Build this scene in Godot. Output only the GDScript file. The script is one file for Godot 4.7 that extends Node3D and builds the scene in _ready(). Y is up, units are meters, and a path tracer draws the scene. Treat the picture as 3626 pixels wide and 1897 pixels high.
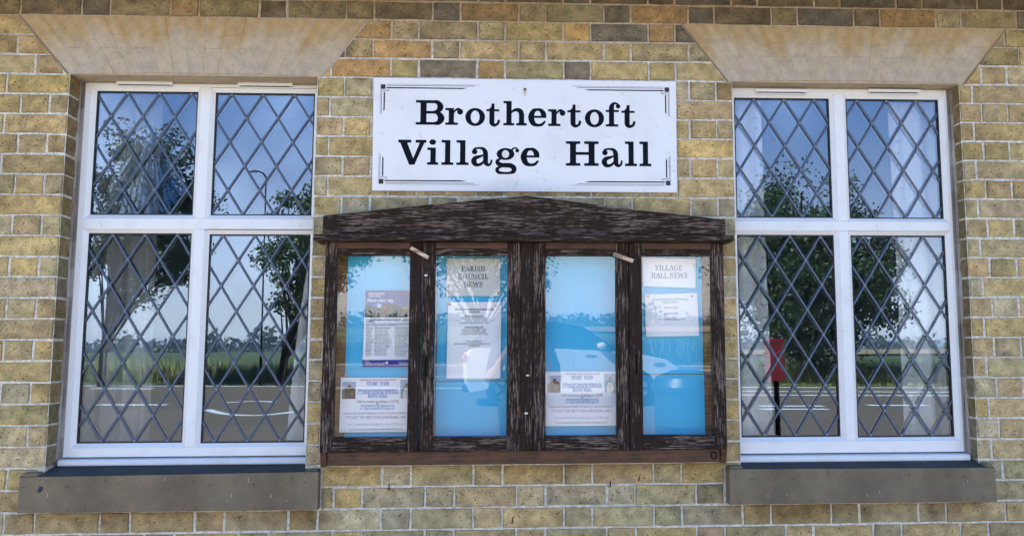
extends Node3D

const LEAN := 0.0091          # the old front leans a little to the right as it rises
const COURSE := 0.0785
const TOP_JOINT := 2.79       # bed joint over the flat arches

var rng := RandomNumberGenerator.new()
var base_of := {}
var M := {}


class Mb:
	var v := PackedVector3Array()
	var n := PackedVector3Array()
	var t := PackedVector2Array()
	var c := PackedColorArray()
	var i := PackedInt32Array()
	var off := Vector2.ZERO
	var grain := 0            # axis the wood grain runs along: 0 x, 1 y, 2 z

	func vert(p: Vector3, nn: Vector3, col: Color, uv := Vector2.INF) -> int:
		v.append(p)
		n.append(nn)
		c.append(col)
		if uv == Vector2.INF:
			var a = [p.x, p.y, p.z][grain]
			var b: float
			if grain == 0:
				b = p.y if absf(nn.y) < 0.7 else p.z
			elif grain == 1:
				b = p.x if absf(nn.x) < 0.7 else p.z
			else:
				b = p.x if absf(nn.x) < 0.7 else p.y
			uv = Vector2(a, b) + off
		t.append(uv)
		return v.size() - 1

	# a, b, c given counter-clockwise as seen from outside
	func tri(a: int, b: int, d: int) -> void:
		i.append_array(PackedInt32Array([a, d, b]))

	func quad(a: Vector3, b: Vector3, d: Vector3, e: Vector3, col := Color.WHITE, uvs := []) -> void:
		var nn := (b - a).cross(d - a)
		if nn.length_squared() < 1e-16:
			nn = (d - a).cross(e - a)
		nn = nn.normalized()
		var q := []
		var pts := [a, b, d, e]
		for k in 4:
			q.append(vert(pts[k], nn, col, uvs[k] if uvs.size() else Vector2.INF))
		tri(q[0], q[1], q[2])
		tri(q[0], q[2], q[3])

	func tri3(a: Vector3, b: Vector3, d: Vector3, col := Color.WHITE) -> void:
		var nn := (b - a).cross(d - a).normalized()
		var q := [vert(a, nn, col), vert(b, nn, col), vert(d, nn, col)]
		tri(q[0], q[1], q[2])

	# axis-aligned box with chamfered edges
	func box(lo: Vector3, hi: Vector3, ch := 0.0, col := Color.WHITE, xf := Transform3D()) -> void:
		var e := minf(ch, 0.45 * minf(hi.x - lo.x, minf(hi.y - lo.y, hi.z - lo.z)))
		var s := [lo, hi]
		var P := func(ix: int, iy: int, iz: int, ax: int) -> Vector3:
			var p := Vector3(s[ix].x, s[iy].y, s[iz].z)
			var ins := Vector3(e if ix == 0 else -e, e if iy == 0 else -e, e if iz == 0 else -e)
			ins[ax] = 0.0
			return xf * (p + ins)
		# faces
		quad(P.call(1, 0, 1, 0), P.call(1, 0, 0, 0), P.call(1, 1, 0, 0), P.call(1, 1, 1, 0), col)
		quad(P.call(0, 0, 0, 0), P.call(0, 0, 1, 0), P.call(0, 1, 1, 0), P.call(0, 1, 0, 0), col)
		quad(P.call(0, 1, 1, 1), P.call(1, 1, 1, 1), P.call(1, 1, 0, 1), P.call(0, 1, 0, 1), col)
		quad(P.call(0, 0, 0, 1), P.call(1, 0, 0, 1), P.call(1, 0, 1, 1), P.call(0, 0, 1, 1), col)
		quad(P.call(0, 0, 1, 2), P.call(1, 0, 1, 2), P.call(1, 1, 1, 2), P.call(0, 1, 1, 2), col)
		quad(P.call(1, 0, 0, 2), P.call(0, 0, 0, 2), P.call(0, 1, 0, 2), P.call(1, 1, 0, 2), col)
		if e <= 0.0:
			return
		var mid := xf * ((lo + hi) * 0.5)
		for ax in 3:
			var b1 := (ax + 1) % 3
			var b2 := (ax + 2) % 3
			for u in 2:
				for w in 2:
					var ia := [0, 0, 0]
					ia[b1] = u
					ia[b2] = w
					var ib := ia.duplicate()
					ib[ax] = 1
					var p0: Vector3 = P.call(ia[0], ia[1], ia[2], b1)
					var p1: Vector3 = P.call(ib[0], ib[1], ib[2], b1)
					var p2: Vector3 = P.call(ib[0], ib[1], ib[2], b2)
					var p3: Vector3 = P.call(ia[0], ia[1], ia[2], b2)
					outq(p0, p1, p2, p3, mid, col)
		for ix in 2:
			for iy in 2:
				for iz in 2:
					var a: Vector3 = P.call(ix, iy, iz, 0)
					var b: Vector3 = P.call(ix, iy, iz, 1)
					var d: Vector3 = P.call(ix, iy, iz, 2)
					if (b - a).cross(d - a).dot(a - mid) > 0.0:
						tri3(a, b, d, col)
					else:
						tri3(a, d, b, col)

	# quad turned so that it faces away from mid
	func outq(a: Vector3, b: Vector3, d: Vector3, e: Vector3, mid: Vector3, col := Color.WHITE) -> void:
		if (b - a).cross(d - a).dot((a + d) * 0.5 - mid) > 0.0:
			quad(a, b, d, e, col)
		else:
			quad(a, e, d, b, col)

	# polygon (counter-clockwise in x, y) extruded from z0 up to z1
	func prism(poly: PackedVector2Array, z0: float, z1: float, col := Color.WHITE, ch := 0.0) -> void:
		if Geometry2D.is_polygon_clockwise(poly):
			poly.reverse()
		var top := poly
		if ch > 0.0:
			var r := Geometry2D.offset_polygon(poly, -ch, Geometry2D.JOIN_MITER)
			if r.size() and r[0].size() == poly.size():
				top = r[0]
				if Geometry2D.is_polygon_clockwise(top):
					top.reverse()
				# the offset may start at another corner
				var best := 0
				for k in top.size():
					if top[k].distance_to(poly[0]) < top[best].distance_to(poly[0]):
						best = k
				var turned := PackedVector2Array()
				for k in top.size():
					turned.append(top[(best + k) % top.size()])
				top = turned
			else:
				ch = 0.0
		var ids := Geometry2D.triangulate_polygon(top)
		for k in range(0, ids.size(), 3):
			var a := top[ids[k]]
			var b := top[ids[k + 1]]
			var d := top[ids[k + 2]]
			if (b - a).cross(d - a) < 0.0:
				var sw := b
				b = d
				d = sw
			tri3(Vector3(a.x, a.y, z1), Vector3(b.x, b.y, z1), Vector3(d.x, d.y, z1), col)
		ids = Geometry2D.triangulate_polygon(poly)
		for k in range(0, ids.size(), 3):
			var a := poly[ids[k]]
			var b := poly[ids[k + 1]]
			var d := poly[ids[k + 2]]
			if (b - a).cross(d - a) > 0.0:
				var sw := b
				b = d
				d = sw
			tri3(Vector3(a.x, a.y, z0), Vector3(b.x, b.y, z0), Vector3(d.x, d.y, z0), col)
		var m := poly.size()
		for k in m:
			var a := poly[k]
			var b := poly[(k + 1) % m]
			quad(Vector3(a.x, a.y, z0), Vector3(b.x, b.y, z0), Vector3(b.x, b.y, z1 - ch), Vector3(a.x, a.y, z1 - ch), col)
			if ch > 0.0:
				var a2 := top[k]
				var b2 := top[(k + 1) % m]
				quad(Vector3(a.x, a.y, z1 - ch), Vector3(b.x, b.y, z1 - ch), Vector3(b2.x, b2.y, z1), Vector3(a2.x, a2.y, z1), col)

	# a swept tube with smooth sides and closed ends
	func tube(pts: Array, radii: Array, sides := 8, col := Color.WHITE, caps := true) -> void:
		var rings := []
		var up := Vector3.UP
		var d0: Vector3 = (pts[1] - pts[0]).normalized()
		if absf(d0.dot(up)) > 0.9:
			up = Vector3.RIGHT
		for k in pts.size():
			var d: Vector3 = (pts[mini(k + 1, pts.size() - 1)] - pts[maxi(k - 1, 0)]).normalized()
			var s := d.cross(up).normalized()
			var w := s.cross(d).normalized()
			up = w
			var ring := []
			for j in sides:
				var a := TAU * j / sides
				var o := s * cos(a) + w * sin(a)
				ring.append(vert(pts[k] + o * radii[k], o, col))
			rings.append(ring)
		for k in pts.size() - 1:
			for j in sides:
				var j2 := (j + 1) % sides
				tri(rings[k][j], rings[k][j2], rings[k + 1][j2])
				tri(rings[k][j], rings[k + 1][j2], rings[k + 1][j])
		if caps:
			for e in 2:
				var k: int = 0 if e == 0 else pts.size() - 1
				var d: Vector3 = (pts[1] - pts[0]).normalized() * -1.0 if e == 0 else (pts[k] - pts[k - 1]).normalized()
				var mid := vert(pts[k], d, col)
				var ring := []
				for j in sides:
					ring.append(vert(v[rings[k][j]], d, col))
				for j in sides:
					if e == 1:
						tri(mid, ring[j], ring[(j + 1) % sides])
					else:
						tri(mid, ring[(j + 1) % sides], ring[j])

	# profile of (radius, height) turned about an axis through o
	func lathe(o: Vector3, axis: Vector3, prof: Array, sides := 16, col := Color.WHITE) -> void:
		var s := axis.cross(Vector3.UP if absf(axis.y) < 0.9 else Vector3.RIGHT).normalized()
		var w := s.cross(axis).normalized()
		for k in prof.size() - 1:
			var p: Vector2 = prof[k]
			var q: Vector2 = prof[k + 1]
			var sl := Vector2(q.y - p.y, p.x - q.x).normalized()
			for j in sides:
				var a := TAU * j / sides
				var b := TAU * (j + 1) / sides
				var oa := s * cos(a) + w * sin(a)
				var ob := s * cos(b) + w * sin(b)
				var na := (oa * sl.x + axis * sl.y).normalized()
				var nb := (ob * sl.x + axis * sl.y).normalized()
				var A := vert(o + oa * p.x + axis * p.y, na, col)
				var B := vert(o + ob * p.x + axis * p.y, nb, col)
				var C := vert(o + ob * q.x + axis * q.y, nb, col)
				var D := vert(o + oa * q.x + axis * q.y, na, col)
				if s.cross(w).dot(axis) > 0.0:
					tri(A, B, C)
					tri(A, C, D)
				else:
					tri(A, C, B)
					tri(A, D, C)

	func ellipsoid(o: Vector3, r: Vector3, rings := 8, sides := 12, col := Color.WHITE) -> void:
		var id := []
		for k in rings + 1:
			var row := []
			for j in sides + 1:
				var a := PI * k / rings
				var b := TAU * j / sides
				var d := Vector3(sin(a) * cos(b), cos(a), sin(a) * sin(b))
				row.append(vert(o + d * r, (d / r).normalized(), col))
			id.append(row)
		for k in rings:
			for j in sides:
				tri(id[k][j], id[k][j + 1], id[k + 1][j + 1])
				tri(id[k][j], id[k + 1][j + 1], id[k + 1][j])


func _ready() -> void:
	rng.seed = 20250601
	# camera
	var cam := Camera3D.new()
	cam.name = "camera"
	cam.position = Vector3(-0.0366, 1.50, 3.0308)
	cam.rotation = Vector3(deg_to_rad(5.742), deg_to_rad(-2.521), deg_to_rad(-0.192))
	cam.fov = 37.44
	cam.near = 0.02
	cam.far = 4000.0
	add_child(cam)
	cam.current = true
	# sky, sun, exposure
	var sky := ProceduralSkyMaterial.new()
	sky.sky_top_color = lin(0.024, 0.150, 0.42)
	sky.sky_horizon_color = lin(0.98, 0.925, 0.83)
	sky.sky_curve = 0.105
	sky.ground_bottom_color = lin(0.12, 0.13, 0.09)
	sky.ground_horizon_color = lin(0.40, 0.47, 0.52)
	sky.ground_curve = 0.03
	sky.sun_angle_max = 20.0
	sky.sky_energy_multiplier = 1.0
	sky.sky_cover = clouds()
	sky.sky_cover_modulate = Color(1, 1, 1, 0.40)
	var e := Environment.new()
	e.background_mode = Environment.BG_SKY
	e.sky = Sky.new()
	e.sky.sky_material = sky
	e.tonemap_mode = Environment.TONE_MAPPER_LINEAR
	e.tonemap_exposure = 3.25
	e.sdfgi_enabled = true
	e.ssao_enabled = true
	e.ssil_enabled = true
	e.fog_enabled = true
	e.fog_density = 0.0006
	e.fog_light_color = Color(0.80, 0.87, 0.95)
	var we := WorldEnvironment.new()
	we.name = "world_environment"
	we.environment = e
	add_child(we)
	var sun := DirectionalLight3D.new()
	sun.name = "sun"
	sun.light_energy = 1.6
	sun.light_color = Color(1.0, 0.965, 0.87)
	sun.light_angular_distance = 0.5
	sun.shadow_enabled = true
	add_child(sun)
	sun.look_at_from_position(Vector3(-0.63, 0.70, -0.34) * 50.0, Vector3.ZERO)
	make_materials()
	build_ground()
	build_wall()
	for k in 2:
		build_arch(k)
		build_sill(k)
		build_window(k)
	build_nails()
	build_board()
	build_papers()
	build_sign()
	build_curtains()
	build_trees()
	build_street_things()
	build_car()
	build_photographer()


func lean(p: Vector3) -> Vector3:
	return Vector3(p.x + LEAN * (p.y - 1.8), p.y, p.z)


func mesh_of(b: Mb, at: Vector3, leaning := false) -> ArrayMesh:
	var pts := PackedVector3Array()
	pts.resize(b.v.size())
	for k in b.v.size():
		pts[k] = (lean(b.v[k]) if leaning else b.v[k]) - at
	var arr := []
	arr.resize(Mesh.ARRAY_MAX)
	arr[Mesh.ARRAY_VERTEX] = pts
	arr[Mesh.ARRAY_NORMAL] = b.n
	arr[Mesh.ARRAY_TEX_UV] = b.t
	arr[Mesh.ARRAY_COLOR] = b.c
	arr[Mesh.ARRAY_INDEX] = b.i
	var m := ArrayMesh.new()
	m.add_surface_from_arrays(Mesh.PRIMITIVE_TRIANGLES, arr)
	return m


func thing(called: String, label: String, category: String, at: Vector3, group := "") -> Node3D:
	var o := Node3D.new()
	o.name = called
	add_child(o, true)
	o.position = at
	base_of[o] = at
	o.set_meta("label", label)
	o.set_meta("category", category)
	if group:
		o.set_meta("group", group)
	return o


# one named mesh under a thing or a part of it; its points are given in the place's own metres
func part(called: String, b: Mb, m: Material, parent: Node3D, leaning := false, kind := "") -> MeshInstance3D:
	var o := MeshInstance3D.new()
	o.name = called
	o.mesh = mesh_of(b, base_of[parent], leaning)
	o.material_override = m
	parent.add_child(o, true)
	base_of[o] = base_of[parent]
	if kind:
		o.set_meta("kind", kind)
	return o


func single(called: String, b: Mb, m: Material, at: Vector3, label: String, category: String, group := "", kind := "", leaning := false) -> MeshInstance3D:
	var o := MeshInstance3D.new()
	o.name = called
	o.mesh = mesh_of(b, at, leaning)
	o.material_override = m
	add_child(o, true)
	o.position = at
	base_of[o] = at
	if label:
		o.set_meta("label", label)
	if category:
		o.set_meta("category", category)
	if group:
		o.set_meta("group", group)
	if kind:
		o.set_meta("kind", kind)
	return o


func lin(r: float, g: float, b: float) -> Color:
	return Color(r, g, b).linear_to_srgb()


func mat(called: String, col: Color, rough := 0.8, vcol := false) -> StandardMaterial3D:
	var m := StandardMaterial3D.new()
	m.resource_name = called
	m.albedo_color = col
	m.roughness = rough
	m.vertex_color_use_as_albedo = vcol
	M[called] = m
	return m


func noise_bytes(seed_: int, freq: float, w: int, h: int, oct := 4, kind := FastNoiseLite.TYPE_SIMPLEX_SMOOTH) -> PackedByteArray:
	var f := FastNoiseLite.new()
	f.seed = seed_
	f.noise_type = kind
	f.frequency = freq
	f.fractal_octaves = oct
	var im := f.get_seamless_image(w, h)
	im.convert(Image.FORMAT_L8)
	return im.get_data()


func stretched(seed_: int, freq: float, w: int, h: int, sx: int, sy: int, oct := 3) -> PackedByteArray:
	var f := FastNoiseLite.new()
	f.seed = seed_
	f.noise_type = FastNoiseLite.TYPE_SIMPLEX_SMOOTH
	f.frequency = freq
	f.fractal_octaves = oct
	var im := f.get_seamless_image(w / sx, h / sy)
	im.convert(Image.FORMAT_L8)
	im.resize(w, h, Image.INTERPOLATE_CUBIC)
	return im.get_data()


func to8(x: float) -> int:
	return int(clampf(pow(maxf(x, 0.0), 1.0 / 2.2), 0.0, 1.0) * 255.0)


func tex_rgb(w: int, h: int, d: PackedByteArray) -> ImageTexture:
	return ImageTexture.create_from_image(Image.create_from_data(w, h, false, Image.FORMAT_RGB8, d))


func tex_l(w: int, h: int, d: PackedByteArray) -> ImageTexture:
	return ImageTexture.create_from_image(Image.create_from_data(w, h, false, Image.FORMAT_L8, d))


func triplanar(m: StandardMaterial3D, s: float, world := true) -> void:
	m.uv1_triplanar = true
	m.uv1_world_triplanar = world
	m.uv1_scale = Vector3.ONE * s


func make_materials() -> void:
	# ---- fired clay: mottled, with small dark pits and drag marks
	var w := 768
	var a := noise_bytes(11, 0.012, w, w, 4)
	var b := noise_bytes(12, 0.09, w, w, 4)
	var p := noise_bytes(13, 0.055, w, w, 2)
	var s := stretched(14, 0.06, w, w, 6, 1, 3)
	var u := noise_bytes(15, 0.028, w, w, 3)
	var col := PackedByteArray()
	col.resize(w * w * 3)
	var hgt := PackedByteArray()
	hgt.resize(w * w)
	for k in w * w:
		var fa := a[k] / 255.0 - 0.5
		var fb := b[k] / 255.0 - 0.5
		var fs := s[k] / 255.0 - 0.5
		var fu := u[k] / 255.0 - 0.5
		var pit := smoothstep(0.76, 0.83, p[k] / 255.0 + 0.10 * fb + 0.22 * fu)
		var scr := smoothstep(0.26, 0.36, fs + 0.25 * fb) * 0.5
		var pale := smoothstep(0.12, 0.3, fu + 0.3 * fb)
		var v := 0.72 + 0.48 * fa + 0.34 * fb + 0.14 * pale
		v *= 1.0 - 0.62 * pit
		v *= 1.0 - 0.55 * scr
		var warm := fu * 0.16
		col[3 * k] = to8(v * (1.0 + warm * 0.6))
		col[3 * k + 1] = to8(v)
		col[3 * k + 2] = to8(v * (1.0 - warm) + 0.05 * pale)
		hgt[k] = int(clampf(0.6 + 0.5 * fb + 0.25 * fa - 0.5 * pit - 0.3 * scr, 0.0, 1.0) * 255.0)
	M.clay_tex = tex_rgb(w, w, col)
	M.clay_h = tex_l(w, w, hgt)
	var m := mat("brick_clay", Color.WHITE, 0.9, true)
	m.albedo_texture = M.clay_tex
	m.heightmap_enabled = true
	m.heightmap_texture = M.clay_h
	m.heightmap_scale = 0.32
	triplanar(m, 1.7)
	m.metallic_specular = 0.25
	# ---- lime mortar
	m = mat("lime_mortar", Color.WHITE, 0.95, true)
	m.albedo_texture = M.clay_tex
	m.heightmap_enabled = true
	m.heightmap_texture = M.clay_h
	m.heightmap_scale = 0.3
	triplanar(m, 4.1)
	m.metallic_specular = 0.2
	# ---- rubbed arch bricks and stone: finer, softer
	w = 512
	a = noise_bytes(21, 0.016, w, w, 5)
	b = noise_bytes(22, 0.14, w, w, 3)
	p = noise_bytes(23, 0.07, w, w, 2)
	col.resize(w * w * 3)
	hgt.resize(w * w)
	for k in w * w:
		var fa := a[k] / 255.0 - 0.5
		var fb := b[k] / 255.0 - 0.5
		var pit := smoothstep(0.80, 0.86, p[k] / 255.0 + 0.06 * fb)
		var v := (0.80 + 0.20 * fa + 0.16 * fb) * (1.0 - 0.45 * pit)
		col[3 * k] = to8(v * (1.0 + 0.04 * fa))
		col[3 * k + 1] = to8(v)
		col[3 * k + 2] = to8(v * (1.0 - 0.06 * fa))
		hgt[k] = int(clampf(0.6 + 0.5 * fb - 0.5 * pit, 0.0, 1.0) * 255.0)
	M.stone_tex = tex_rgb(w, w, col)
	M.stone_h = tex_l(w, w, hgt)
	for q in [["rubbed_brick", 2.3, 0.12], ["sill_stone", 1.5, 0.12], ["tarmac", 0.6, 0.5], ["plain_render", 1.2, 0.2]]:
		m = mat(q[0], Color.WHITE, 0.92, true)
		m.albedo_texture = M.stone_tex
		m.heightmap_enabled = true
		m.heightmap_texture = M.stone_h
		m.heightmap_scale = q[2]
		triplanar(m, q[1])
		m.metallic_specular = 0.25
	# ---- weathered, flaking dark stained timber; three strengths of wear
	for q in [["worn_wood", 0.02, 31], ["half_worn_wood", 0.12, 35], ["dark_wood", 0.27, 39]]:
		var W := 1024
		var H := 512
		var n1 := stretched(q[2], 0.045, W, H, 8, 1, 3)
		var n2 := stretched(q[2] + 1, 0.10, W, H, 16, 1, 3)
		var n3 := noise_bytes(q[2] + 2, 0.006, W, H, 3)
		var n4 := stretched(q[2] + 3, 0.05, W, H, 2, 1, 3)
		col.resize(W * H * 3)
		hgt.resize(W * H)
		for k in W * H:
			var f1 := n1[k] / 255.0 - 0.5
			var f2 := n2[k] / 255.0 - 0.5
			var f3 := n3[k] / 255.0 - 0.5
			var f4 := n4[k] / 255.0 - 0.5
			var fl := smoothstep(0.0, 0.14, 0.55 * f1 + 0.75 * f2 + 0.55 * f3 + 0.45 * f4 - q[1])
			var g := 0.8 + 0.9 * f2 + 0.5 * f4
			col[3 * k] = to8(lerpf(0.032 * g, 0.185 * g, fl))
			col[3 * k + 1] = to8(lerpf(0.0185 * g, 0.134 * g, fl))
			col[3 * k + 2] = to8(lerpf(0.0125 * g, 0.110 * g, fl))
			hgt[k] = int(clampf(0.62 + 0.4 * f2 - 0.28 * fl, 0.0, 1.0) * 255.0)
		m = mat(q[0], Color.WHITE, 0.8)
		m.albedo_texture = tex_rgb(W, H, col)
		m.heightmap_enabled = true
		m.heightmap_texture = tex_l(W, H, hgt)
		m.heightmap_scale = 0.25
		m.uv1_scale = Vector3(1.0, 5.2, 1)
		m.metallic_specular = 0.22
	# ---- sheltered brown timber and new softwood
	var W := 512
	var H := 256
	var n1 := stretched(51, 0.05, W, H, 8, 1, 4)
	var n2 := noise_bytes(52, 0.012, W, H, 3)
	col.resize(W * H * 3)
	hgt.resize(W * H)
	for k in W * H:
		var f1 := n1[k] / 255.0 - 0.5
		var f2 := n2[k] / 255.0 - 0.5
		var v := 0.75 + 0.9 * f1 + 0.7 * f2
		col[3 * k] = to8(v)
		col[3 * k + 1] = to8(v * (0.98 + 0.1 * f2))
		col[3 * k + 2] = to8(v * (0.95 + 0.2 * f2))
		hgt[k] = int(clampf(0.5 + f1, 0.0, 1.0) * 255.0)
	M.grain_tex = tex_rgb(W, H, col)
	M.grain_h = tex_l(W, H, hgt)
	for q in [["brown_wood", lin(0.10, 0.036, 0.013), 0.45], ["dark_brown_wood", lin(0.035, 0.016, 0.010), 0.5], ["back_board", lin(0.30, 0.155, 0.055), 0.7], ["raw_wood", lin(0.72, 0.55, 0.40), 0.7]]:
		m = mat(q[0], q[1], q[2])
		m.albedo_texture = M.grain_tex
		m.heightmap_enabled = true
		m.heightmap_texture = M.grain_h
		m.heightmap_scale = 0.06
		m.uv1_scale = Vector3(1.5, 5.0, 1)
	# ---- plastics, glass, metal
	# plastics with a thin uneven film of dust
	w = 512
	a = noise_bytes(61, 0.010, w, w, 5)
	b = noise_bytes(62, 0.10, w, w, 2)
	p = noise_bytes(63, 0.05, w, w, 2)
	col.resize(w * w * 3)
	for k in w * w:
		var dirt_and_shade := clampf(0.6 * (a[k] / 255.0 - 0.5), 0.0, 0.3) + 0.05 * (b[k] / 255.0) + 0.35 * smoothstep(0.83, 0.9, p[k] / 255.0)
		col[3 * k] = to8(1.0 - 0.30 * dirt_and_shade)
		col[3 * k + 1] = to8(1.0 - 0.33 * dirt_and_shade)
		col[3 * k + 2] = to8(1.0 - 0.40 * dirt_and_shade)
	M.dust_tex = tex_rgb(w, w, col)
	m = mat("white_plastic", lin(0.83, 0.83, 0.83), 0.35)
	m.albedo_texture = M.dust_tex
	triplanar(m, 1.3)
	m = mat("sign_white", lin(0.84, 0.84, 0.85), 0.30)
	m.albedo_texture = M.dust_tex
	triplanar(m, 0.7)
	m = mat("sign_black", lin(0.004, 0.006, 0.013), 0.6)
	m.metallic_specular = 0.2
	mat("black_rubber", lin(0.012, 0.012, 0.014), 0.5)
	m = mat("lead", lin(0.082, 0.112, 0.165), 0.42)
	m.metallic = 0.3
	m = mat("solder", lin(0.17, 0.19, 0.24), 0.4)
	m.metallic = 0.4
	m = mat("lead_ghost", lin(0.03, 0.032, 0.042), 0.7)  # dark strips that imitate the leads reflected in the rear pane
	m = mat("steel", lin(0.62, 0.62, 0.62), 0.28)
	m.metallic = 1.0
	m = mat("worn_zinc", lin(0.62, 0.62, 0.60), 0.45)
	m.metallic = 0.15
	m = mat("brass", lin(0.62, 0.44, 0.17), 0.35)
	m.metallic = 1.0
	m = mat("rust", lin(0.085, 0.036, 0.016), 0.85)
	m = mat("glass", Color(1, 1, 1, 0.0), 0.0)
	m.transparency = BaseMaterial3D.TRANSPARENCY_ALPHA
	m.metallic_specular = 0.5
	m = mat("window_glass", Color(1, 1, 1, 0.0), 0.0)
	m.transparency = BaseMaterial3D.TRANSPARENCY_ALPHA
	m.metallic_specular = 0.3
	var white := Image.create(4, 4, false, Image.FORMAT_RGB8)
	white.fill(Color.WHITE)
	m = mat("reflective_coating", Color(0.77, 0.885, 1.0, 0.27), 0.0)
	m.transparency = BaseMaterial3D.TRANSPARENCY_ALPHA
	m.albedo_texture = ImageTexture.create_from_image(white)
	m.metallic = 1.0
	m = mat("clear_film", Color(0.72, 0.84, 0.95, 0.30), 0.06)
	m.transparency = BaseMaterial3D.TRANSPARENCY_ALPHA
	m.albedo_texture = M.reflective_coating.albedo_texture
	m.metallic = 0.9
	m = mat("curtain_cloth", Color.WHITE, 0.95, true)
	m.backlight_enabled = true
	m.backlight = Color(0.25, 0.25, 0.25)
	m = mat("board_glazing_film", Color(0.95, 0.97, 1.0, 0.065), 0.0)
	m.transparency = BaseMaterial3D.TRANSPARENCY_ALPHA
	m.albedo_texture = M.reflective_coating.albedo_texture
	m.metallic = 1.0
	mat("paper", lin(0.88, 0.88, 0.89), 0.55)
	mat("cream_paper", lin(0.70, 0.70, 0.64), 0.5)
	mat("blue_paper", lin(0.05, 0.50, 0.80), 0.6)
	mat("ink_black", lin(0.08, 0.08, 0.09), 0.7)
	mat("ink_grey", lin(0.13, 0.13, 0.15), 0.7)
	mat("ink_blue", lin(0.02, 0.19, 0.50), 0.7)
	mat("ink_purple", lin(0.22, 0.10, 0.26), 0.7)
	mat("ink_pale", lin(0.36, 0.38, 0.50), 0.7)
	mat("ink_white", lin(0.85, 0.85, 0.85), 0.7)
	mat("navy_print", lin(0.02, 0.02, 0.26), 0.6)
	mat("plaster", lin(0.42, 0.40, 0.36), 0.9)
	mat("interior_floor", lin(0.10, 0.06, 0.04), 0.6)
	mat("road_paint", lin(0.72, 0.72, 0.70), 0.8)
	m = mat("bark", Color.WHITE, 0.95, true)
	m.albedo_texture = M.clay_tex
	triplanar(m, 0.9)
	m = mat("leaves", Color.WHITE, 0.55, true)
	m.backlight_enabled = true
	m.backlight = Color(0.28, 0.32, 0.12)
	m = mat("field_ground", Color.WHITE, 0.95, true)
	m.albedo_texture = M.clay_tex
	triplanar(m, 0.05)
	m.metallic_specular = 0.1


var tones := {
	"b": Color(0.67, 0.490, 0.230), "y": Color(0.67, 0.485, 0.205), "o": Color(0.67, 0.405, 0.155), "d": Color(0.34, 0.240, 0.125),
	"g": Color(0.31, 0.250, 0.155), "l": Color(0.55, 0.440, 0.220), "m": Color(0.54, 0.390, 0.185), "p": Color(0.64, 0.515, 0.285), "r": Color(0.68, 0.455, 0.250)}
var wall_stain := FastNoiseLite.new()
# tones of the bricks between the windows, row by row, from the joint at x = -0.45 to the right
var known := {-2: "ddgdgddgdd", -1: "dgoblgogdmgd", 0: "bmlyogog", 1: "olybbyml", 2: "bgolgyb"}

var hall: Node3D
var front: MeshInstance3D
const LW := [-1.618, -0.668]
const RW := [0.973, 1.909]
var flat_arch := [PackedVector2Array([Vector2(-1.818, 2.79), Vector2(-1.617, 2.5545), Vector2(-0.660, 2.5545), Vector2(-0.480, 2.79)]),
	PackedVector2Array([Vector2(0.780, 2.79), Vector2(0.962, 2.5545), Vector2(1.920, 2.5545), Vector2(2.113, 2.79)])]
var sill_x := [[-1.680, -0.612], [0.916, 1.942]]


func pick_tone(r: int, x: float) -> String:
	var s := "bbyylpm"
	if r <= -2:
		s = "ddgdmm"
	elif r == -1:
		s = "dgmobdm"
	elif r <= 2:
		s = "gmlbymobly"
	elif r <= 6:
		s = "bbylmpbybpb"
	elif r <= 16:
		s = "bbybpplbpb"
	else:
		s = "bbpplpbybp"
	if r >= 25 and rng.randf() < 0.15:
		return "r"
	return s[rng.randi() % s.length()]


# one brick: an uneven front with a worn edge, its sides running back into the wall
func stained(c: Color, x: float, y: float) -> Color:
	# grime that runs over several bricks, and brown run-off below sills and board
	var f := 1.0 + 0.30 * wall_stain.get_noise_2d(x * 100.0, y * 60.0)
	var drip := 0.0
	for q in [[-1.70, -0.60], [0.91, 1.95]]:
		if x > q[0] and x < q[1] and y < 0.93:
			drip = maxf(drip, (0.55 + 0.9 * wall_stain.get_noise_2d(x * 260.0, 40.0)) * (1.0 - smoothstep(0.02, 0.15, 0.92 - y)))
	if x > -0.62 and x < 0.91 and y < 1.09:
		drip = maxf(drip, (0.35 + 0.8 * wall_stain.get_noise_2d(x * 260.0, 90.0)) * (1.0 - smoothstep(0.0, 0.11, 1.08 - y)))
	return shade(c, f).lerp(Color(0.23, 0.145, 0.06), clampf(drip, 0.0, 0.7))


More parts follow.
